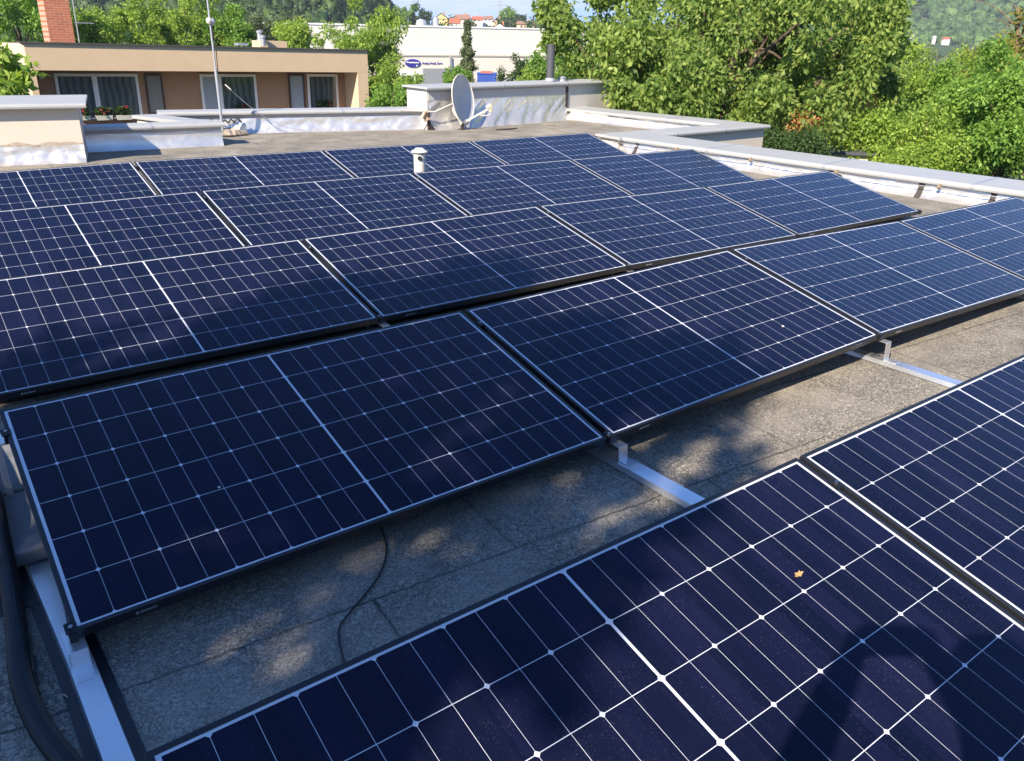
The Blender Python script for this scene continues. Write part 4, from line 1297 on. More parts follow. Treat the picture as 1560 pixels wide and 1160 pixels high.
# ================================================================== VILLAGE ON THE RIDGE
def village_house(u0, u1, vt_, vb, depth, wall, roofc, label, ridge='across', rf=0.5):
    a, b_ = at(u0, vb, depth), at(u1, vt_, depth)
    w = (at(u1, vb, depth) - a).length
    H = at(u0, vt_, depth).z - a.z
    root = empty('village_house', a, label, 'house', 'village houses on the ridge', -0.6406)
    we = H * (1 - rf)
    D = w * 0.8
    MB().box((0, 0, -4), (w, D, we)).build('wall', wall, root)
    e = 0.35
    if ridge == 'across':
        vs = [(-e, -e, we), (w + e, -e, we), (w + e, D + e, we), (-e, D + e, we), (-e * .2 + w * .04, D / 2, H), (w * .96 + e * .2, D / 2, H)]
        fs = [(0, 1, 5, 4), (2, 3, 4, 5), (0, 4, 3), (1, 2, 5), (0, 3, 2, 1)]
    else:
        vs = [(-e, -e, we), (w + e, -e, we), (w + e, D + e, we), (-e, D + e, we), (w / 2, -e, H), (w / 2, D + e, H)]
        fs = [(0, 4, 5, 3), (1, 2, 5, 4), (0, 3, 2, 1), (2, 3, 5)]
        MB().add([(0, 0.0, we), (w, 0.0, we), (w / 2, 0.0, H - 0.3)], [(0, 1, 2)]).build('gable', wall, root)
    MB().add(vs, fs).build('roof', roofc, root)
    for k in range(2):
        x = w * (0.28 + 0.4 * k)
        MB().box((x - w * 0.06, -0.06, we * 0.35), (x + w * 0.06, -0.02, we * 0.78)).build('window', M['glass'], root)
    MB().box((w * 0.66, D * 0.4, H * 0.8), (w * 0.74, D * 0.5, H + 0.7)).build('chimney', M['brick'], root)
hw = {k: plain(k + ' house wall', c, 0.9) for k, c in dict(yellow=(0.72, 0.58, 0.25), white=(0.75, 0.72, 0.68), peach=(0.7, 0.48, 0.32), grey=(0.55, 0.5, 0.47)).items()}
hr = {k: plain(k + ' roof tiles', c, 0.85, 0, 0.1, 1.5) for k, c in dict(dark=(0.075, 0.06, 0.06), red=(0.50, 0.11, 0.06), brown=(0.27, 0.15, 0.11), orange=(0.62, 0.19, 0.07), rose=(0.36, 0.15, 0.11)).items()}
village_house(662, 682, 20, 34, 350, hw['yellow'], hr['dark'], 'yellow village house with a steep dark roof, leftmost on the ridge', 'along', 0.62)
village_house(685, 700, 28, 43, 330, hw['white'], hr['red'], 'small white house with a red roof next to the yellow house')
village_house(692, 716, 22, 33, 365, hw['grey'], hr['brown'], 'long brown roofed village house behind the small red roofed one', rf=0.7)
village_house(719, 735, 25, 34, 360, hw['white'], hr['red'], 'village house with a bright red hipped roof in the middle of the ridge', rf=0.6)
village_house(736, 751, 24.5, 34, 365, hw['white'], hr['brown'], 'white gabled house with a dull brown roof right of the bright red roof')
village_house(750, 766, 28, 38, 345, hw['peach'], hr['brown'], 'peach house with a brown roof below the pylon', 'along')
village_house(746, 775, 35, 48, 310, hw['white'], hr['orange'], 'nearest village house, bright orange roof and white gable', 'along', 0.75)
village_house(763, 784, 26.5, 41, 355, hw['peach'], hr['rose'], 'village house with a large dusky rose roof under the round tree', rf=0.7)
village_house(787, 813, 32, 45, 330, hw['peach'], hr['brown'], 'wide peach coloured house at the right end of the ridge', rf=0.4)
village_house(1438, 1447, 57, 62, 520, hw['white'], hr['red'], 'lone house with a red roof in the valley below the right hand hill')
for k, (u, v) in enumerate(((1362, 58), (1390, 55), (1407, 58), (1424, 57))):
    village_house(u - 2, u + 2.2, v - 2, v + 1.2, 560, hw['white'], hw['white'], ('tiny white house in the right hand valley, leftmost of four', 'tiny white house in the right hand valley, second of four', 'tiny white house in the right hand valley, third of four', 'tiny white house beside the lone red roof')[k], rf=0.4)
for k, (u, v, d_, rr_, mt, lb) in enumerate(((773, 24, 350, 3.6, 'mid', 'round green tree standing above the village roofs'), (793, 32, 340, 2.6, 'dark', 'small dark tree between the rose roof and the peach house'), (619, 22, 300, 4.5, 'mid', 'rounded tree at the left end of the village ridge'), (641, 27, 300, 5.0, 'dark', 'broad dark tree left of the yellow house'))):
    c_ = at(u, v, d_)
    make_tree('ridge_tree', (c_.x, c_.y, c_.z - 9), c_, (rr_, rr_, rr_ * 0.95), mt, lb, n=26, clump=(0.9, 1.5), per=70, leaf=0.8, trunk_r=0.3, seed=60 + k, limbs=8, group='single trees on the ridge')

# lattice pylon
pc = at(761, 32, 620)
py = empty('power_pylon', (pc.x, pc.y, pc.z - 4), 'thin grey lattice power pylon above the village', 'pylon', None, -0.64)
mb = MB()
Hh = 24
for sx in (-1, 1):
    for sy in (-1, 1):
        mb.bar((sx * 2.6, sy * 2.6, 0), (sx * 0.6, sy * 0.6, Hh), 0.3)
for k in range(8):
    z0, z1 = Hh * k / 8, Hh * (k + 1) / 8
    w0_, w1_ = 2.6 - 2.0 * k / 8, 2.6 - 2.0 * (k + 1) / 8
    for s in (-1, 1):
        mb.bar((-w0_, s * w0_, z0), (w1_, s * w1_, z1), 0.18).bar((w0_, s * w0_, z0), (-w1_, s * w1_, z1), 0.18)
mb.build('tower', M['lattice'], py)
mb = MB()
for z, w in ((14.5, 6.2), (18.5, 5.0), (22, 3.8)):
    mb.bar((-w, 0, z), (w, 0, z), 0.3).bar((-w, 0, z), (0, 0, z + 1.2), 0.16).bar((w, 0, z), (0, 0, z + 1.2), 0.16)
    for s in (-1, 1):
        mb.bar((s * w, 0, z), (s * w, 0, z - 1.3), 0.16)
mb.build('cross_arms', M['lattice'], py)

# ================================================================== WAREHOUSE
A0, A1 = at(446, 37, 128), at(905, 51, 152)
wd_ = Vector((A1.x - A0.x, A1.y - A0.y, 0))
WL = wd_.length
wd_.normalize()
wz = A0.z
wh = empty('warehouse', (A0.x, A0.y, GZ), 'large cream flat roofed warehouse behind the trees with a blue oval sign', 'warehouse', None, math.atan2(wd_.y, wd_.x))
def wl_(u, v, dy=0.0):
    """point of the warehouse front in its own axes"""
    m_ = Matrix.Rotation(-math.atan2(wd_.y, wd_.x), 3, 'Z')
    o = m_ @ (Vector(CAM) - Vector((A0.x, A0.y, GZ)))
    d = m_ @ Vector(ray(u, v))
    return o + d * ((dy - o.y) / d.y)
HW_ = wz - GZ
zb = wl_(700, 84).z
MB().box((0, 0, zb), (WL, 40, HW_)).build('upper_wall', M['warehouse'], wh)
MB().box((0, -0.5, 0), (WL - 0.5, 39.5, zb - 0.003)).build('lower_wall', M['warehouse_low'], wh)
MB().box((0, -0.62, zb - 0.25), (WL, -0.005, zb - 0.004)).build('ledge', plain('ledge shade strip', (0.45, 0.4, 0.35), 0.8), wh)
MB().box((-0.1, -0.12, HW_), (WL + 0.1, 40, HW_ + 0.25)).build('roof_edge', M['white_paint'], wh)
q = wl_(686, 86, -0.6)
MB().box((q.x - 0.17, -0.85, 0.2), (q.x + 0.17, -0.505, zb - 0.26)).build('downpipe', M['grey_clad'], wh)
a, b_ = wl_(644, 104.5, -0.7), wl_(683.5, 126, -0.7)
gp = MB()
nrib = 26
for k in range(nrib):
    x0 = a.x + (b_.x - a.x) * k / nrib
    gp.box((x0, -0.72 - 0.04 * (k % 2), b_.z - 3), (x0 + (b_.x - a.x) / nrib * 0.98, -0.505, a.z))
gp.build('ribbed_panel', M['grey_clad'], wh)
a, b_ = wl_(606, 112, -0.55), wl_(644, 126, -0.55)
wf = MB().box((a.x, -0.62, a.z - 0.35), (b_.x - 0.02, -0.505, a.z + 0.25)).box((a.x, -0.62, b_.z - 0.4), (b_.x - 0.02, -0.505, b_.z))
for k in range(4):
    x = a.x + (b_.x - a.x) * k / 3
    wf.box((x - 0.09 if k else x, -0.62, b_.z), (x + (0.09 if k < 3 else -0.02), -0.505, a.z - 0.35))
wo = wf.build('window', M['white_frame'], wh)
MB().box((a.x + 0.09, -0.56, b_.z), (b_.x - 0.11, -0.506, a.z - 0.35)).build('pane', M['glass'], wo)
for u, v, r_ in ((642, 42, 0.95), (664, 40, 0.55)):
    p = wl_(u, v, 6)
    MB().lathe([(r_, 0), (r_, 0.9 if r_ < 0.8 else 0.4), (r_ * 0.85, 1.3 if r_ < 0.8 else 0.9), (0.05, 1.5 if r_ < 0.8 else 1.1)], 14, Matrix.Translation((p.x, 6, HW_ + 0.25))).build('roof_vent', M['zinc'], wh, smooth=True)
# sign: blue oval with a pale script stroke, and a line of lettering
c_, e_ = wl_(629, 96.5, -0.6), wl_(640.5, 96.5, -0.6)
so_ = empty('company_sign', Vector((A0.x, A0.y, GZ)), 'dark blue oval sign with white lettering on the cream warehouse wall', 'sign', None, math.atan2(wd_.y, wd_.x))
ex, ez = (e_.x - c_.x), (e_.x - c_.x) * 0.47
n_ = 40
vs = [(c_.x + ex * math.cos(2 * math.pi * k / n_), y, c_.z + ez * math.sin(2 * math.pi * k / n_)) for y in (-0.66, -0.52) for k in range(n_)]
MB().add(vs, [tuple(range(n_)), tuple(reversed(range(n_, 2 * n_)))] + [(k, n_ + k, n_ + (k + 1) % n_, (k + 1) % n_) for k in range(n_)]).build('oval_board', M['sign_blue'], so_)
st = MB()
sp_ = [(-0.82, 0.06), (-0.72, 0.22), (-0.55, 0.16), (-0.42, 0.02), (-0.30, 0.18), (-0.16, 0.02), (-0.04, 0.17), (0.10, 0.0), (0.22, 0.16), (0.36, 0.0), (0.48, 0.15), (0.62, 0.0), (0.78, 0.12)]
st.tube(catmull([(c_.x + ex * x, -0.68, c_.z + ez * (y + 0.02)) for x, y in sp_], 4), 0.09, 6)
st.build('script_stroke', M['white_paint'], so_)
MB().lathe([(0.13, -0.02), (0.13, 0.02)], 12, Matrix.Translation((c_.x + ex * 0.5, -0.68, c_.z - ez * 0.62)) @ Matrix.Rotation(math.pi / 2, 4, 'X')).build('dot_mark', M['white_paint'], so_)
t0, t1 = wl_(643.5, 98.3, -0.6), wl_(674, 98.3, -0.6)
tx = text_mesh('Prodej, Pronáj. Servis', 1.0, 'lettering', M['sign_blue'], so_, Matrix.Identity(4), 0.02)
sc_ = (t1.x - t0.x) / max(1e-3, tx.dimensions.x if tx.dimensions.x > 0 else max(v.co.x for v in tx.data.vertices))
xm = max(v.co.x for v in tx.data.vertices)
sc_ = (t1.x - t0.x) / xm
tx.matrix_local = Matrix.Translation((t0.x, -0.56, t0.z)) @ Matrix.Rotation(math.pi / 2, 4, 'X') @ Matrix.Diagonal((sc_, sc_ * 1.25, 1, 1))

# blue skips with an orange lid behind the dish
def skip(u0, u1, v0, v1, depth, label, lid=None):
    a, b_ = at(u0, v1, depth), at(u1, v0, depth)
    w = (at(u1, v1, depth) - a).length
    H = b_.z - a.z
    root = empty('container', a - Vector((0, 0, 0)), label, 'container', 'blue containers in the warehouse yard', -0.64)
    mb = MB().box((0, 0, -3), (w, 2.4, H))
    for k in range(9):
        x = w * (k + 0.3) / 9
        mb.box((x, -0.06, -2.9), (x + w / 22, -0.002, H - 0.15))
    mb.build('body', M['blue_paint'], root)
    MB().box((-0.05, -0.1, H), (w + 0.05, 2.5, H + 0.12)).build('top_rail', M['blue_paint'], root)
    if lid:
        p, q_ = at(lid[0], v0, depth), at(lid[1], lid[2], depth)
        x0 = (p - a).length * 1.0
        x0 = Vector((p.x - a.x, p.y - a.y, 0)).length
        MB().box((x0, 0.3, H + 0.122), (x0 + (at(lid[1], v0, depth) - p).length, 2.2, H + (q_.z - p.z))).build('orange_load', M['orange_paint'], root)
skip(727, 756, 113.5, 126, 100, 'blue container with an orange red load on top, right of the spruce', (729, 746, 110))
skip(685.5, 692, 110, 126, 104, 'blue container mostly hidden behind the satellite dish')
# small white gabled shed right of the skips
village_like = None
a = at(766, 130, 52)
gs = empty('garden_shed', a, 'small pale gabled shed just above the raised roof block', 'shed', None, -0.64)
w_ = (at(797, 130, 52) - a).length
hz_ = at(780, 118.5, 52).z - a.z
MB().add([(0, 0, -2), (w_, 0, -2), (w_, 0, hz_ * 0.35), (w_ / 2, 0, hz_), (0, 0, hz_ * 0.35), (0, 2.5, -2), (w_, 2.5, -2), (w_, 2.5, hz_ * 0.35), (w_ / 2, 2.5, hz_), (0, 2.5, hz_ * 0.35)],
    [(0, 1, 2, 3, 4), (9, 8, 7, 6, 5), (1, 6, 7, 2), (0, 4, 9, 5)]).build('wall', M['warehouse'], gs)
MB().add([(-0.1, -0.1, hz_ * 0.28), (w_ / 2, -0.1, hz_ + 0.03), (w_ + 0.1, -0.1, hz_ * 0.28), (-0.1, 2.6, hz_ * 0.28), (w_ / 2, 2.6, hz_ + 0.03), (w_ + 0.1, 2.6, hz_ * 0.28),
          (-0.1, -0.1, hz_ * 0.28 + .06), (w_ / 2, -0.1, hz_ + 0.10), (w_ + 0.1, -0.1, hz_ * 0.28 + .06), (-0.1, 2.6, hz_ * 0.28 + .06), (w_ / 2, 2.6, hz_ + 0.10), (w_ + 0.1, 2.6, hz_ * 0.28 + .06)],
    [(0, 1, 4, 3), (1, 2, 5, 4), (6, 9, 10, 7), (7, 10, 11, 8), (0, 6, 7, 1), (1, 7, 8, 2), (3, 4, 10, 9), (4, 5, 11, 10), (0, 3, 9, 6), (2, 8, 11, 5)]).build('roof', M['zinc'], gs)

# orange roofed outbuilding seen under the walnut
a = hd(1190, 226, 22)
ob = empty('brick_outbuilding', (a.x, a.y, a.z - 2.5), 'small orange brick outbuilding glimpsed under the walnut tree', 'outbuilding', None, -0.9)
MB().box((-1.0, 0, -2), (2.6, 3, 2.5)).build('wall', plain('peach render', (0.6, 0.33, 0.2), 0.9), ob)
MB().add([(-1.3, -0.3, 2.5), (2.9, -0.3, 2.5), (2.9, 3.3, 2.5), (-1.3, 3.3, 2.5), (-1.0, 1.5, 4.0), (2.6, 1.5, 4.0)], [(0, 1, 5, 4), (2, 3, 4, 5), (0, 4, 3), (1, 2, 5), (0, 3, 2, 1)]).build('roof', hr['orange'], ob)
a = hd(1240, 228, 17.6)
ob = empty('flat_shed', (a.x, a.y, a.z - 2.3), 'low pale shed with a dark flat roof edge beside the orange shrub', 'shed', None, -0.9)
MB().box((0, 0, -2), (1.7, 1.6, 2.24)).build('wall', M['plaster'], ob)
MB().box((-0.06, -0.1, 2.24), (1.76, 1.66, 2.3)).build('roof', M['grey_pipe'], ob)

# ================================================================== TREES
def on_ground(p):
    return (p.x, p.y, GZ)
# big walnut beyond the right corner of the roof
c_ = hd(1120, 70, 19.5)
ext = []
rnd = random.Random(5)
for (u, v, h, r) in ((850, 20, 18.5, .45), (868, 48, 18.2, .4), (845, 62, 18.6, .32), (880, 95, 18.2, .45), (900, 130, 18, .45), (915, 60, 18.3, .5), (835, 12, 18.6, .35), (950, 110, 18, .55), (1330, 45, 18.6, .5), (1360, 15, 18.8, .4), (1300, 130, 18, .55), (1320, 90, 18.2, .5), (1150, 185, 17, .5), (1060, 165, 16.5, .5), (1000, 150, 16.5, .5), (950, 140, 17, .45), (1345, 70, 18.4, .35)):
    p = hd(u, v, h)
    ext.append((p.x, p.y, p.z, r))
make_tree('walnut_tree', on_ground(c_ + RT * 0.2), c_ + Vector((0, 0, -0.35)), (3.9, 3.2, 2.2), 'walnut', 'large walnut tree with drooping leaves filling the upper right, beyond the flue pipe', n=135, clump=(0.34, 0.72), per=600, leaf=0.118, trunk_r=0.26, seed=14, droop=0.5, aspect=0.5, limbs=60, hollow=0.35, lobes=0.5, extra=ext)
# airy tall tree behind the right end of the house
c_ = hd(565, 85, 46)
make_tree('birch_tree', on_ground(c_), c_ + Vector((0, 0, -0.6)), (1.75, 1.7, 3.2), 'bright', 'tall airy light green tree rising behind the right end of the ochre house', n=80, clump=(0.4, 0.75), per=230, leaf=0.17, trunk_r=0.15, seed=23, droop=0.5, aspect=0.45, hollow=0.25, lobes=0.6,
    extra=[tuple(hd(u, v, 46)) + (r * 1.4,) for u, v, r in ((500, 45, .38), (520, 60, .4), (485, 62, .3), (535, 35, .35), (600, 120, .4), (610, 145, .38), (575, 160, .4), (598, 60, .35), (545, 90, .45), (585, 20, .35), (600, 30, .3), (590, 152, .4), (622, 152, .3))])
# bushes under it by the block
for k, (u, v, h, r, mt, lb) in enumerate(((600, 158, 27, .75, 'mid', 'leafy bush between the ochre house and the raised roof block'), (622, 140, 29, .5, 'bright', 'small light bush just left of the raised roof block'))):
    c_ = hd(u, v, h)
    make_tree('bush', on_ground(c_), c_, (r, r, r * 0.9), mt, lb, 'bush', n=22, clump=(0.2, 0.34), per=170, leaf=0.1, trunk_r=0.06, seed=90 + k, limbs=10)
# spruce in front of the warehouse
base = hd(712, 130, 62)
sp0 = empty('spruce_tree', (base.x, base.y, GZ), 'narrow dark spruce standing in front of the cream warehouse', 'tree')
zt = hd(711, 33, 62).z - GZ
cl = []
rnd = random.Random(8)
for k in range(250):
    t = rnd.random() ** 0.9
    z = 3.2 + (zt - 3.2) * t
    rr_ = 1.35 * (1 - t) ** 0.9 + 0.05
    whorl = 0.62 + 0.38 * math.sin(z * 7)
    a_ = rnd.uniform(0, 2 * math.pi)
    q = rr_ * whorl * rnd.uniform(0.4, 1.0)
    cl.append((q * math.cos(a_), q * math.sin(a_), z - q * 0.35, 0.17 + 0.12 * (1 - t)))
leaf_mesh('crown', cl, 60, 0.19, LM['spruce'], sp0, 0.7, 0.35)
MB().tube([(0, 0, 0), (0, 0, zt)], [0.13, 0.01], 8).build('trunk', M['bark'], sp0)
# juniper and light bushes beside it
for k, (u, v, h, rx_, rz_, mt, lb) in enumerate(((788, 118, 56, 1.15, 1.3, 'dark', 'dark conical juniper left of the flue pipe'), (818, 116, 50, .95, 0.9, 'bright', 'light green bushy tree right beside the flue pipe'), (838, 100, 44, .9, 1.2, 'mid', 'green tree behind the flue pipe'), (880, 118, 42, 1.3, 1.2, 'mid', 'bushy tree right of the flue pipe behind the block'), (695, 118, 58, .8, .5, 'mid', 'low shrub at the foot of the spruce'))):
    c_ = hd(u, v, h)
    make_tree('garden_tree', on_ground(c_), c_, (rx_, rx_, rz_), mt, lb, n=34, clump=(0.25, 0.42), per=150, leaf=0.14, trunk_r=0.1, seed=120 + k, limbs=10)
# trees behind the neighbour's house
for k, (u, v, h, rx_, rz_, mt, lb) in enumerate(((22, 22, 42, 2.0, 1.9, 'mid', 'dark leafy tree behind the house left of the brick chimney'),
        (140, 55, 44, 1.1, .8, 'bright', 'low light green tree right of the brick chimney'),
        (215, 42, 46, 1.8, 1.5, 'bright', 'bright green tree behind the house, left of two neighbours'),
        (283, 38, 47, 2.1, 1.8, 'bright', 'tallest bright green tree behind the house, left of the antenna pole'),
        (345, 52, 46, 1.2, 1.1, 'mid', 'green tree behind the house just right of the antenna pole'),
        (388, 55, 62, 1.8, 1.3, 'willow', 'grey green willow behind the roof vents of the ochre house'),
        (425, 50, 80, 2.6, 1.6, 'willow', 'wide pale willow left of the warehouse corner'),
        (446, 60, 42, .75, .7, 'bright', 'small bright tree in front of the warehouse corner'))):
    c_ = hd(u, v, h)
    make_tree('background_tree', on_ground(c_), c_ - Vector((0, 0, 0.5)), (rx_, rx_, rz_ + 0.4), mt, lb, n=58, clump=(0.3, 0.62), per=280, leaf=0.135, trunk_r=0.14, seed=150 + k, limbs=14, group='trees behind the ochre house')
# young tree just in front of the house's left corner
c_ = hd(8, 122, 15.5)
make_tree('young_tree', on_ground(c_), c_, (0.42, 0.45, 0.5), 'bright', 'young large leaved tree at the left edge, above the plaster block', n=20, clump=(0.13, 0.24), per=60, leaf=0.15, trunk_r=0.05, seed=200, droop=0.5, aspect=0.5, limbs=10)
# right hand bushes and trees
for k, (u, v, h, rx_, rz_, mt, lb, lf) in enumerate((
        (1345, 165, 24, 1.75, 1.55, 'bright', 'big rounded light green tree right of the walnut', .12),
        (1240, 150, 26, 1.4, 1.3, 'mid', 'green tree between the walnut and the rounded light tree', .12),
        (1470, 200, 20, 1.25, 1.2, 'mid', 'dense green tree behind the right end of the kerb', .11),
        (1420, 150, 27, 1.6, 1.3, 'bright', 'light green tree in the middle of the right hand group', .12),
        (1535, 190, 18, 1.0, 1.3, 'mid', 'dense green tree at the right edge behind the kerb', .11),
        (1310, 235, 18.5, .85, .75, 'bright', 'light green bush just behind the kerb, right of the pale shed', .10),
        (1400, 255, 17.5, .85, .7, 'bright', 'low bright bush behind the kerb near the right', .10),
        (1203, 236, 15.6, .5, .26, 'dark', 'dark rounded hedge bush beside the notch wall', .08),
        (1500, 130, 30, 1.9, 1.4, 'olive', 'yellow green tree farther back at the right edge', .13),
        (1275, 110, 34, 1.6, 1.3, 'mid', 'green tree top behind the right side of the walnut', .14))):
    c_ = hd(u, v, h)
    make_tree('garden_tree', on_ground(c_), c_, (rx_, rx_, rz_), mt, lb, n=70, clump=(0.22, 0.48), per=400, leaf=lf * 0.72, trunk_r=0.11, seed=300 + k, limbs=24, hollow=0.4, lobes=0.45, group='trees right of the walnut')
c_ = hd(1219, 205, 16.8)
root = empty('dry_shrub', on_ground(c_), 'orange dry shrub glowing under the walnut tree', 'shrub')
leaf_mesh('foliage', [(0.1 * k - 0.25, 0.1 * (k % 2), c_.z - GZ + 0.1 * ((k * 7) % 5) - 0.15, 0.24) for k in range(6)], 120, 0.12, LM['straw'], root, 0.0, 0.3)
MB().tube([(0, 0, 0), (0, 0, c_.z - GZ)], [0.05, 0.02], 6).build('trunk', M['bark'], root)
# sparse tree with bare orange twigs at the right edge
c_ = hd(1535, 90, 21)
root = empty('sparse_tree', on_ground(hd(1540, 200, 21)), 'half bare tree with orange brown twigs at the right edge', 'tree')
o = root.location
mb = MB()
tk = catmull([(0, 0, 0), Vector(hd(1522, 270, 21)) - o, Vector(hd(1545, 200, 21)) - o, Vector(hd(1548, 110, 21)) - o, Vector(hd(1552, 10, 21)) - o], 6)
mb.tube(tk, [0.10 - 0.08 * i / (len(tk) - 1) for i in range(len(tk))], 8)
rnd = random.Random(77)
cl = []
for k in range(46):
    t = rnd.uniform(0.45, 1)
    a_ = tk[int(t * (len(tk) - 1))]
    e_ = a_ + Vector((rnd.uniform(-1, 1), rnd.uniform(-1, 1), rnd.uniform(-0.1, 0.7))) * rnd.uniform(0.5, 1.1)
    m_ = a_.lerp(e_, 0.5) + Vector((0, 0, 0.12))
    mb.tube(catmull([a_, m_, e_], 3), [0.016, 0.013, 0.010, 0.008, 0.007, 0.006, 0.005], 5)
    if k % 2 == 0:
        cl.append((e_.x, e_.y, e_.z, 0.22))
mb.build('trunk', M['bark_pale'], root, smooth=True)
leaf_mesh('crown', cl, 40, 0.11, LM['olive'], root, 0.5, 0.45)

# tree standing behind the photographer: it throws the dappled shade over the near panels
et = Vector((-SUN.x, -SUN.y, 0)).normalized()
es = Vector((-et.y, et.x, 0))
T0 = -6.2
kk = math.hypot(SUN.x, SUN.y) / SUN.z
cl = []
rnd = random.Random(31)
while len(cl) < 92:
    z = rnd.uniform(-0.8, 5.9)
    top = max(0.0, (z - 4.3) / 2.2)
    s_ = rnd.uniform(-1.15, 1.25)
    d_ = rnd.uniform(-1.2, 1.2)
    if (s_ / 1.3) ** 2 + (d_ / 1.3) ** 2 > 1 - 0.75 * top:
        continue
    p = es * (s_ + 0.08) + et * (T0 + d_)
    cl.append((p.x, p.y, z, rnd.uniform(0.24, 0.42)))
for s_, t_, z in ((1.27, 2.0, 8.0), (1.15, 1.7, 7.8), (1.2, 2.4, 8.3), (1.5, 0.8, 7.1), (1.55, 1.1, 7.3), (1.5, 0.4, 6.9), (1.5, 1.45, 7.6), (0.84, 2.83, 8.6), (0.78, 3.2, 8.8), (0.7, 2.5, 8.4), (-0.65, 2.1, 8.0), (-0.8, 2.5, 8.3), (-0.3, 2.4, 8.3), (0.2, 2.3, 8.3), (-0.55, 1.7, 7.8), (-1.05, 1.3, 7.4), (-0.95, 1.75, 7.9), (-0.8, 1.9, 8.0), (-1.0, 0.8, 7.2), (-0.85, 0.4, 6.9)):
    z -= 2.49
    p = es * s_ + et * (t_ - kk * z)
    cl.append((p.x, p.y, z, rnd.uniform(0.26, 0.36)))
tb = et * T0
sh = empty('shade_tree', (tb.x, tb.y, GZ), 'slim leafy tree behind the photographer whose shadow dapples the near panels', 'tree')
GAPS = [(1.2, 0.9, .05, .03), (0.45, -1.0, .3, .035), (0.95, -0.8, .2, .03), (1.55, -0.8, .25, .05), (1.3, -1.05, .45, .08), (0.9, 2.05, .4, .05), (2.2, 0.12, .22, .05), (2.15, -0.14, .2, .05), (1.92, -0.30, .15, .04)]
for u, v, a_, b_ in ((508, 910, .10, .04), (473, 949, .07, .045), (635, 846, .06, .02), (657, 813, .04, .025), (718, 837, .045, .025), (863, 727, .05, .03), (913, 797, .12, .02), (815, 865, .12, .02), (998, 765, .09, .03), (541, 864, .05, .01), (367, 973, .05, .025), (331, 943, .04, .012), (590, 830, .03, .01), (760, 790, .03, .012)):
    g_ = onz(u, v, RZ)
    GAPS.append((g_.x, g_.y, a_, b_))
def shade_keep(pos):
    """leave real gaps in the crown where the sun comes through"""
    wx, wy, wz = pos[:, 0] + tb.x, pos[:, 1] + tb.y, pos[:, 2] + GZ - RZ
    gx, gy = wx - SUN.x / SUN.z * wz, wy - SUN.y / SUN.z * wz
    k = np.ones(len(pos), bool)
    for x, y, a, b in GAPS:
        p, q = (gx - x) * et.x + (gy - y) * et.y, (gx - x) * es.x + (gy - y) * es.y
        k &= (p / (a + .06)) ** 2 + (q / (b + .05)) ** 2 > 1
    return k
leaf_mesh('crown', [(x - tb.x, y - tb.y, z - GZ, r) for x, y, z, r in cl], 420, 0.105, LM['mid'], sh, 0.4, 0.7, keep=shade_keep)
limb_mesh((0, 0, 0), (0, 0, 12.8), [(x - tb.x, y - tb.y, z - GZ, r) for x, y, z, r in cl], 0.16, 30, 3).build('trunk', M['bark'], sh, smooth=True)

# ================================================================== THE PHOTOGRAPHER (out of the frame, seen as a shadow on the nearest panels)
pr_ = empty('person', (-0.42, -2.5, RZ), 'person in a blue shirt holding a phone up with both hands, casting the arm shadow', 'person')
po = pr_.location
G = Vector((0.6, 0.8, 0.0))
LFT = Vector((-0.8, 0.6, 0.0))
lookd = Vector(ray(780, 580)).normalized()
ph = Vector(CAM) - lookd * 0.022
ndv = [('pelvis', (-0.36, -2.46, 0.80), .13), ('waist', (-0.33, -2.43, 0.98), .125), ('chest', (-0.27, -2.36, 1.16), .15), ('neck', (-0.20, -2.27, 1.315), .058), ('jaw', (-0.165, -2.225, 1.40), .072), ('head', (-0.16, -2.22, 1.475), .092), ('crown', (-0.17, -2.235, 1.56), .062),
       ('sl', (-0.37, -2.20, 1.24), .058), ('el', (-0.36, -1.955, 1.10), .056), ('wl', (-0.215, -1.935, 1.315), .040), ('hl', (-0.175, -1.925, 1.368), .044),
       ('sr', (-0.07, -2.43, 1.24), .058), ('er', (0.075, -2.24, 1.08), .056), ('wr', (0.0, -2.075, 1.30), .040), ('hr', (-0.03, -2.035, 1.362), .044),
       ('hpl', (-0.44, -2.40, 0.76), .095), ('kl', (-0.46, -2.36, 0.36), .062), ('al', (-0.50, -2.42, -0.03), .042), ('tl', (-0.40, -2.29, -0.075), .034),
       ('hpr', (-0.28, -2.52, 0.76), .095), ('kr', (-0.26, -2.48, 0.36), .062), ('ar', (-0.28, -2.56, -0.03), .042), ('tr', (-0.18, -2.43, -0.075), .034)]
edv = [('pelvis', 'waist'), ('waist', 'chest'), ('chest', 'neck'), ('neck', 'jaw'), ('jaw', 'head'), ('head', 'crown'), ('chest', 'sl'), ('sl', 'el'), ('el', 'wl'), ('wl', 'hl'), ('chest', 'sr'), ('sr', 'er'), ('er', 'wr'), ('wr', 'hr'),
       ('pelvis', 'hpl'), ('hpl', 'kl'), ('kl', 'al'), ('al', 'tl'), ('pelvis', 'hpr'), ('hpr', 'kr'), ('kr', 'ar'), ('ar', 'tr')]
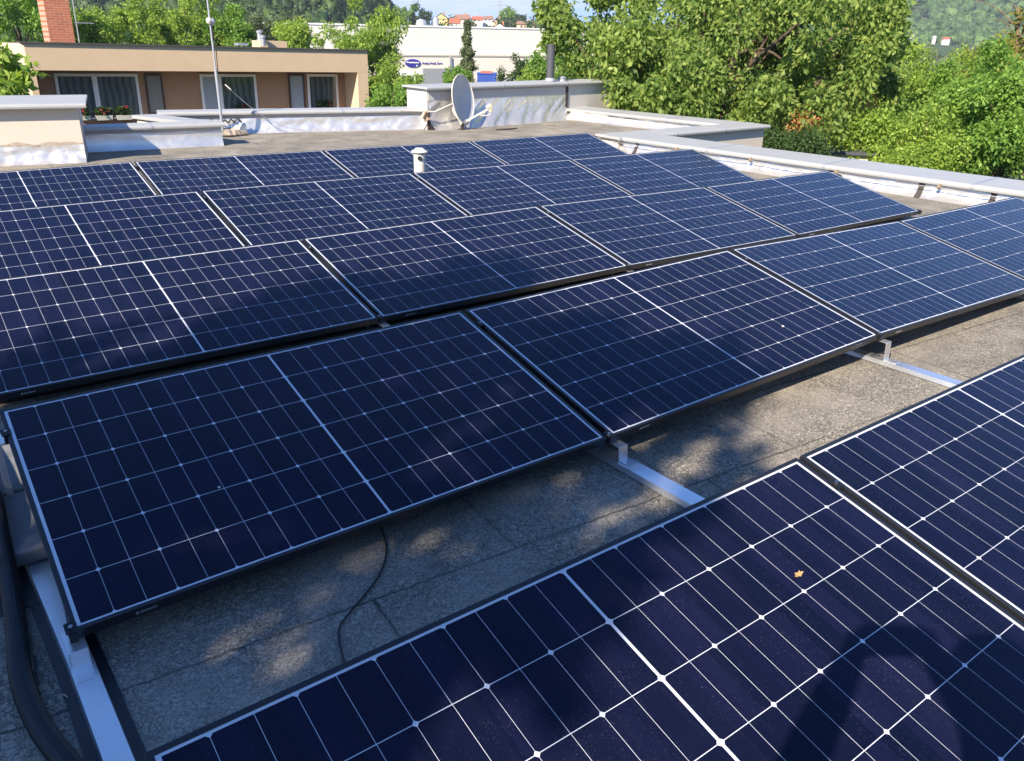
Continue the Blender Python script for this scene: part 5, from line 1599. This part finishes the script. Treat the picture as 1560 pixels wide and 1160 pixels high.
for side, wr, sg in (('l', 'hl', 1), ('r', 'hr', -1)):
    edge = ph + LFT * sg * 0.076
    for f in range(4):
        b0 = edge + LFT * sg * 0.012 - lookd * 0.012 + Vector((0, 0, -0.022 + 0.016 * f))
        b1 = edge - LFT * sg * (0.012 + 0.006 * (f % 2)) - lookd * 0.018 + Vector((0, 0, -0.022 + 0.018 * f))
        ndv += [('f%s%da' % (side, f), tuple(b0), .0085), ('f%s%db' % (side, f), tuple(b1), .0075)]
        edv += [(wr, 'f%s%da' % (side, f)), ('f%s%da' % (side, f), 'f%s%db' % (side, f))]
    t0_ = edge - lookd * 0.035 + Vector((0, 0, -0.03))
    t1_ = edge - LFT * sg * 0.03 - lookd * 0.030 + Vector((0, 0, -0.012))
    ndv += [('t%sa' % side, tuple(t0_), .010), ('t%sb' % side, tuple(t1_), .009)]
    edv += [(wr, 't%sa' % side), ('t%sa' % side, 't%sb' % side)]
ix = {n: i for i, (n, _, _) in enumerate(ndv)}
def skinned(name, nodes, edges, grow, mat, parent):
    ids = {n: i for i, n in enumerate(nodes)}
    me = bpy.data.meshes.new(name)
    me.from_pydata([Vector(ndv[ix[n]][1]) - po for n in nodes], [(ids[a], ids[b]) for a, b in edges], [])
    me.materials.append(mat)
    o = link(bpy.data.objects.new(name, me), parent)
    o.modifiers.new('skin', 'SKIN')
    sv = me.skin_vertices[0].data if me.skin_vertices else None
    if sv is None:
        bm = bmesh.new()
        bm.from_mesh(me)
        bm.verts.layers.skin.verify()
        bm.to_mesh(me)
        bm.free()
        sv = me.skin_vertices[0].data
    for n in nodes:
        r = ndv[ix[n]][2] + grow
        sv[ids[n]].radius = (r, r)
    sv[0].use_root = True
    sm = o.modifiers.new('smooth', 'SUBSURF')
    sm.levels = sm.render_levels = 2
    return o
skinned('body', [n for n, _, _ in ndv], edv, 0.0, M['skin'], pr_)
skinned('shirt', ['waist', 'chest', 'sl', 'el', 'sr', 'er'], [('waist', 'chest'), ('chest', 'sl'), ('sl', 'el'), ('chest', 'sr'), ('sr', 'er')], 0.016, M['shirt'], pr_)
skinned('trousers', ['pelvis', 'hpl', 'kl', 'al', 'hpr', 'kr', 'ar'], [('pelvis', 'hpl'), ('hpl', 'kl'), ('kl', 'al'), ('pelvis', 'hpr'), ('hpr', 'kr'), ('kr', 'ar')], 0.014, M['trousers'], pr_)
hc = Vector((-0.172, -2.238, 1.515)) - po
MB().lathe([(0.0, 0.098), (0.05, 0.088), (0.085, 0.055), (0.103, 0.01), (0.100, -0.03)], 20, Matrix.Translation(hc), cap=False).build('hair', M['hair'], pr_, smooth=True)
qm = Matrix.Translation(ph - lookd * 0.006) @ Matrix((tuple(-LFT) + (0,), tuple(lookd.cross(LFT)) + (0,), tuple(lookd) + (0,), (0, 0, 0, 1))).transposed()
phn = MB().box((-0.074, -0.037, -0.004), (0.074, 0.037, 0.004), qm).build('phone', M['phone'], None, bevel=0.002)
tag(phn, 'black phone held sideways by the person taking the photo', 'phone')

# ================================================================== THE AIR
hzb = MB().box((-930, -760, -9.2), (2060, 1960, 185)).build('haze', bpy.data.materials.new('thin summer haze'))
hm = hzb.data.materials[0]
hm.use_nodes = True
hm.node_tree.nodes.clear()
ho = hm.node_tree.nodes.new('ShaderNodeOutputMaterial')
hv = hm.node_tree.nodes.new('ShaderNodeVolumePrincipled')
hv.inputs['Color'].default_value = (0.80, 0.89, 1.0, 1)
hv.inputs['Density'].default_value = 0.00024
hm.node_tree.links.new(hv.outputs[0], ho.inputs['Volume'])
tag(hzb, kind='stuff')
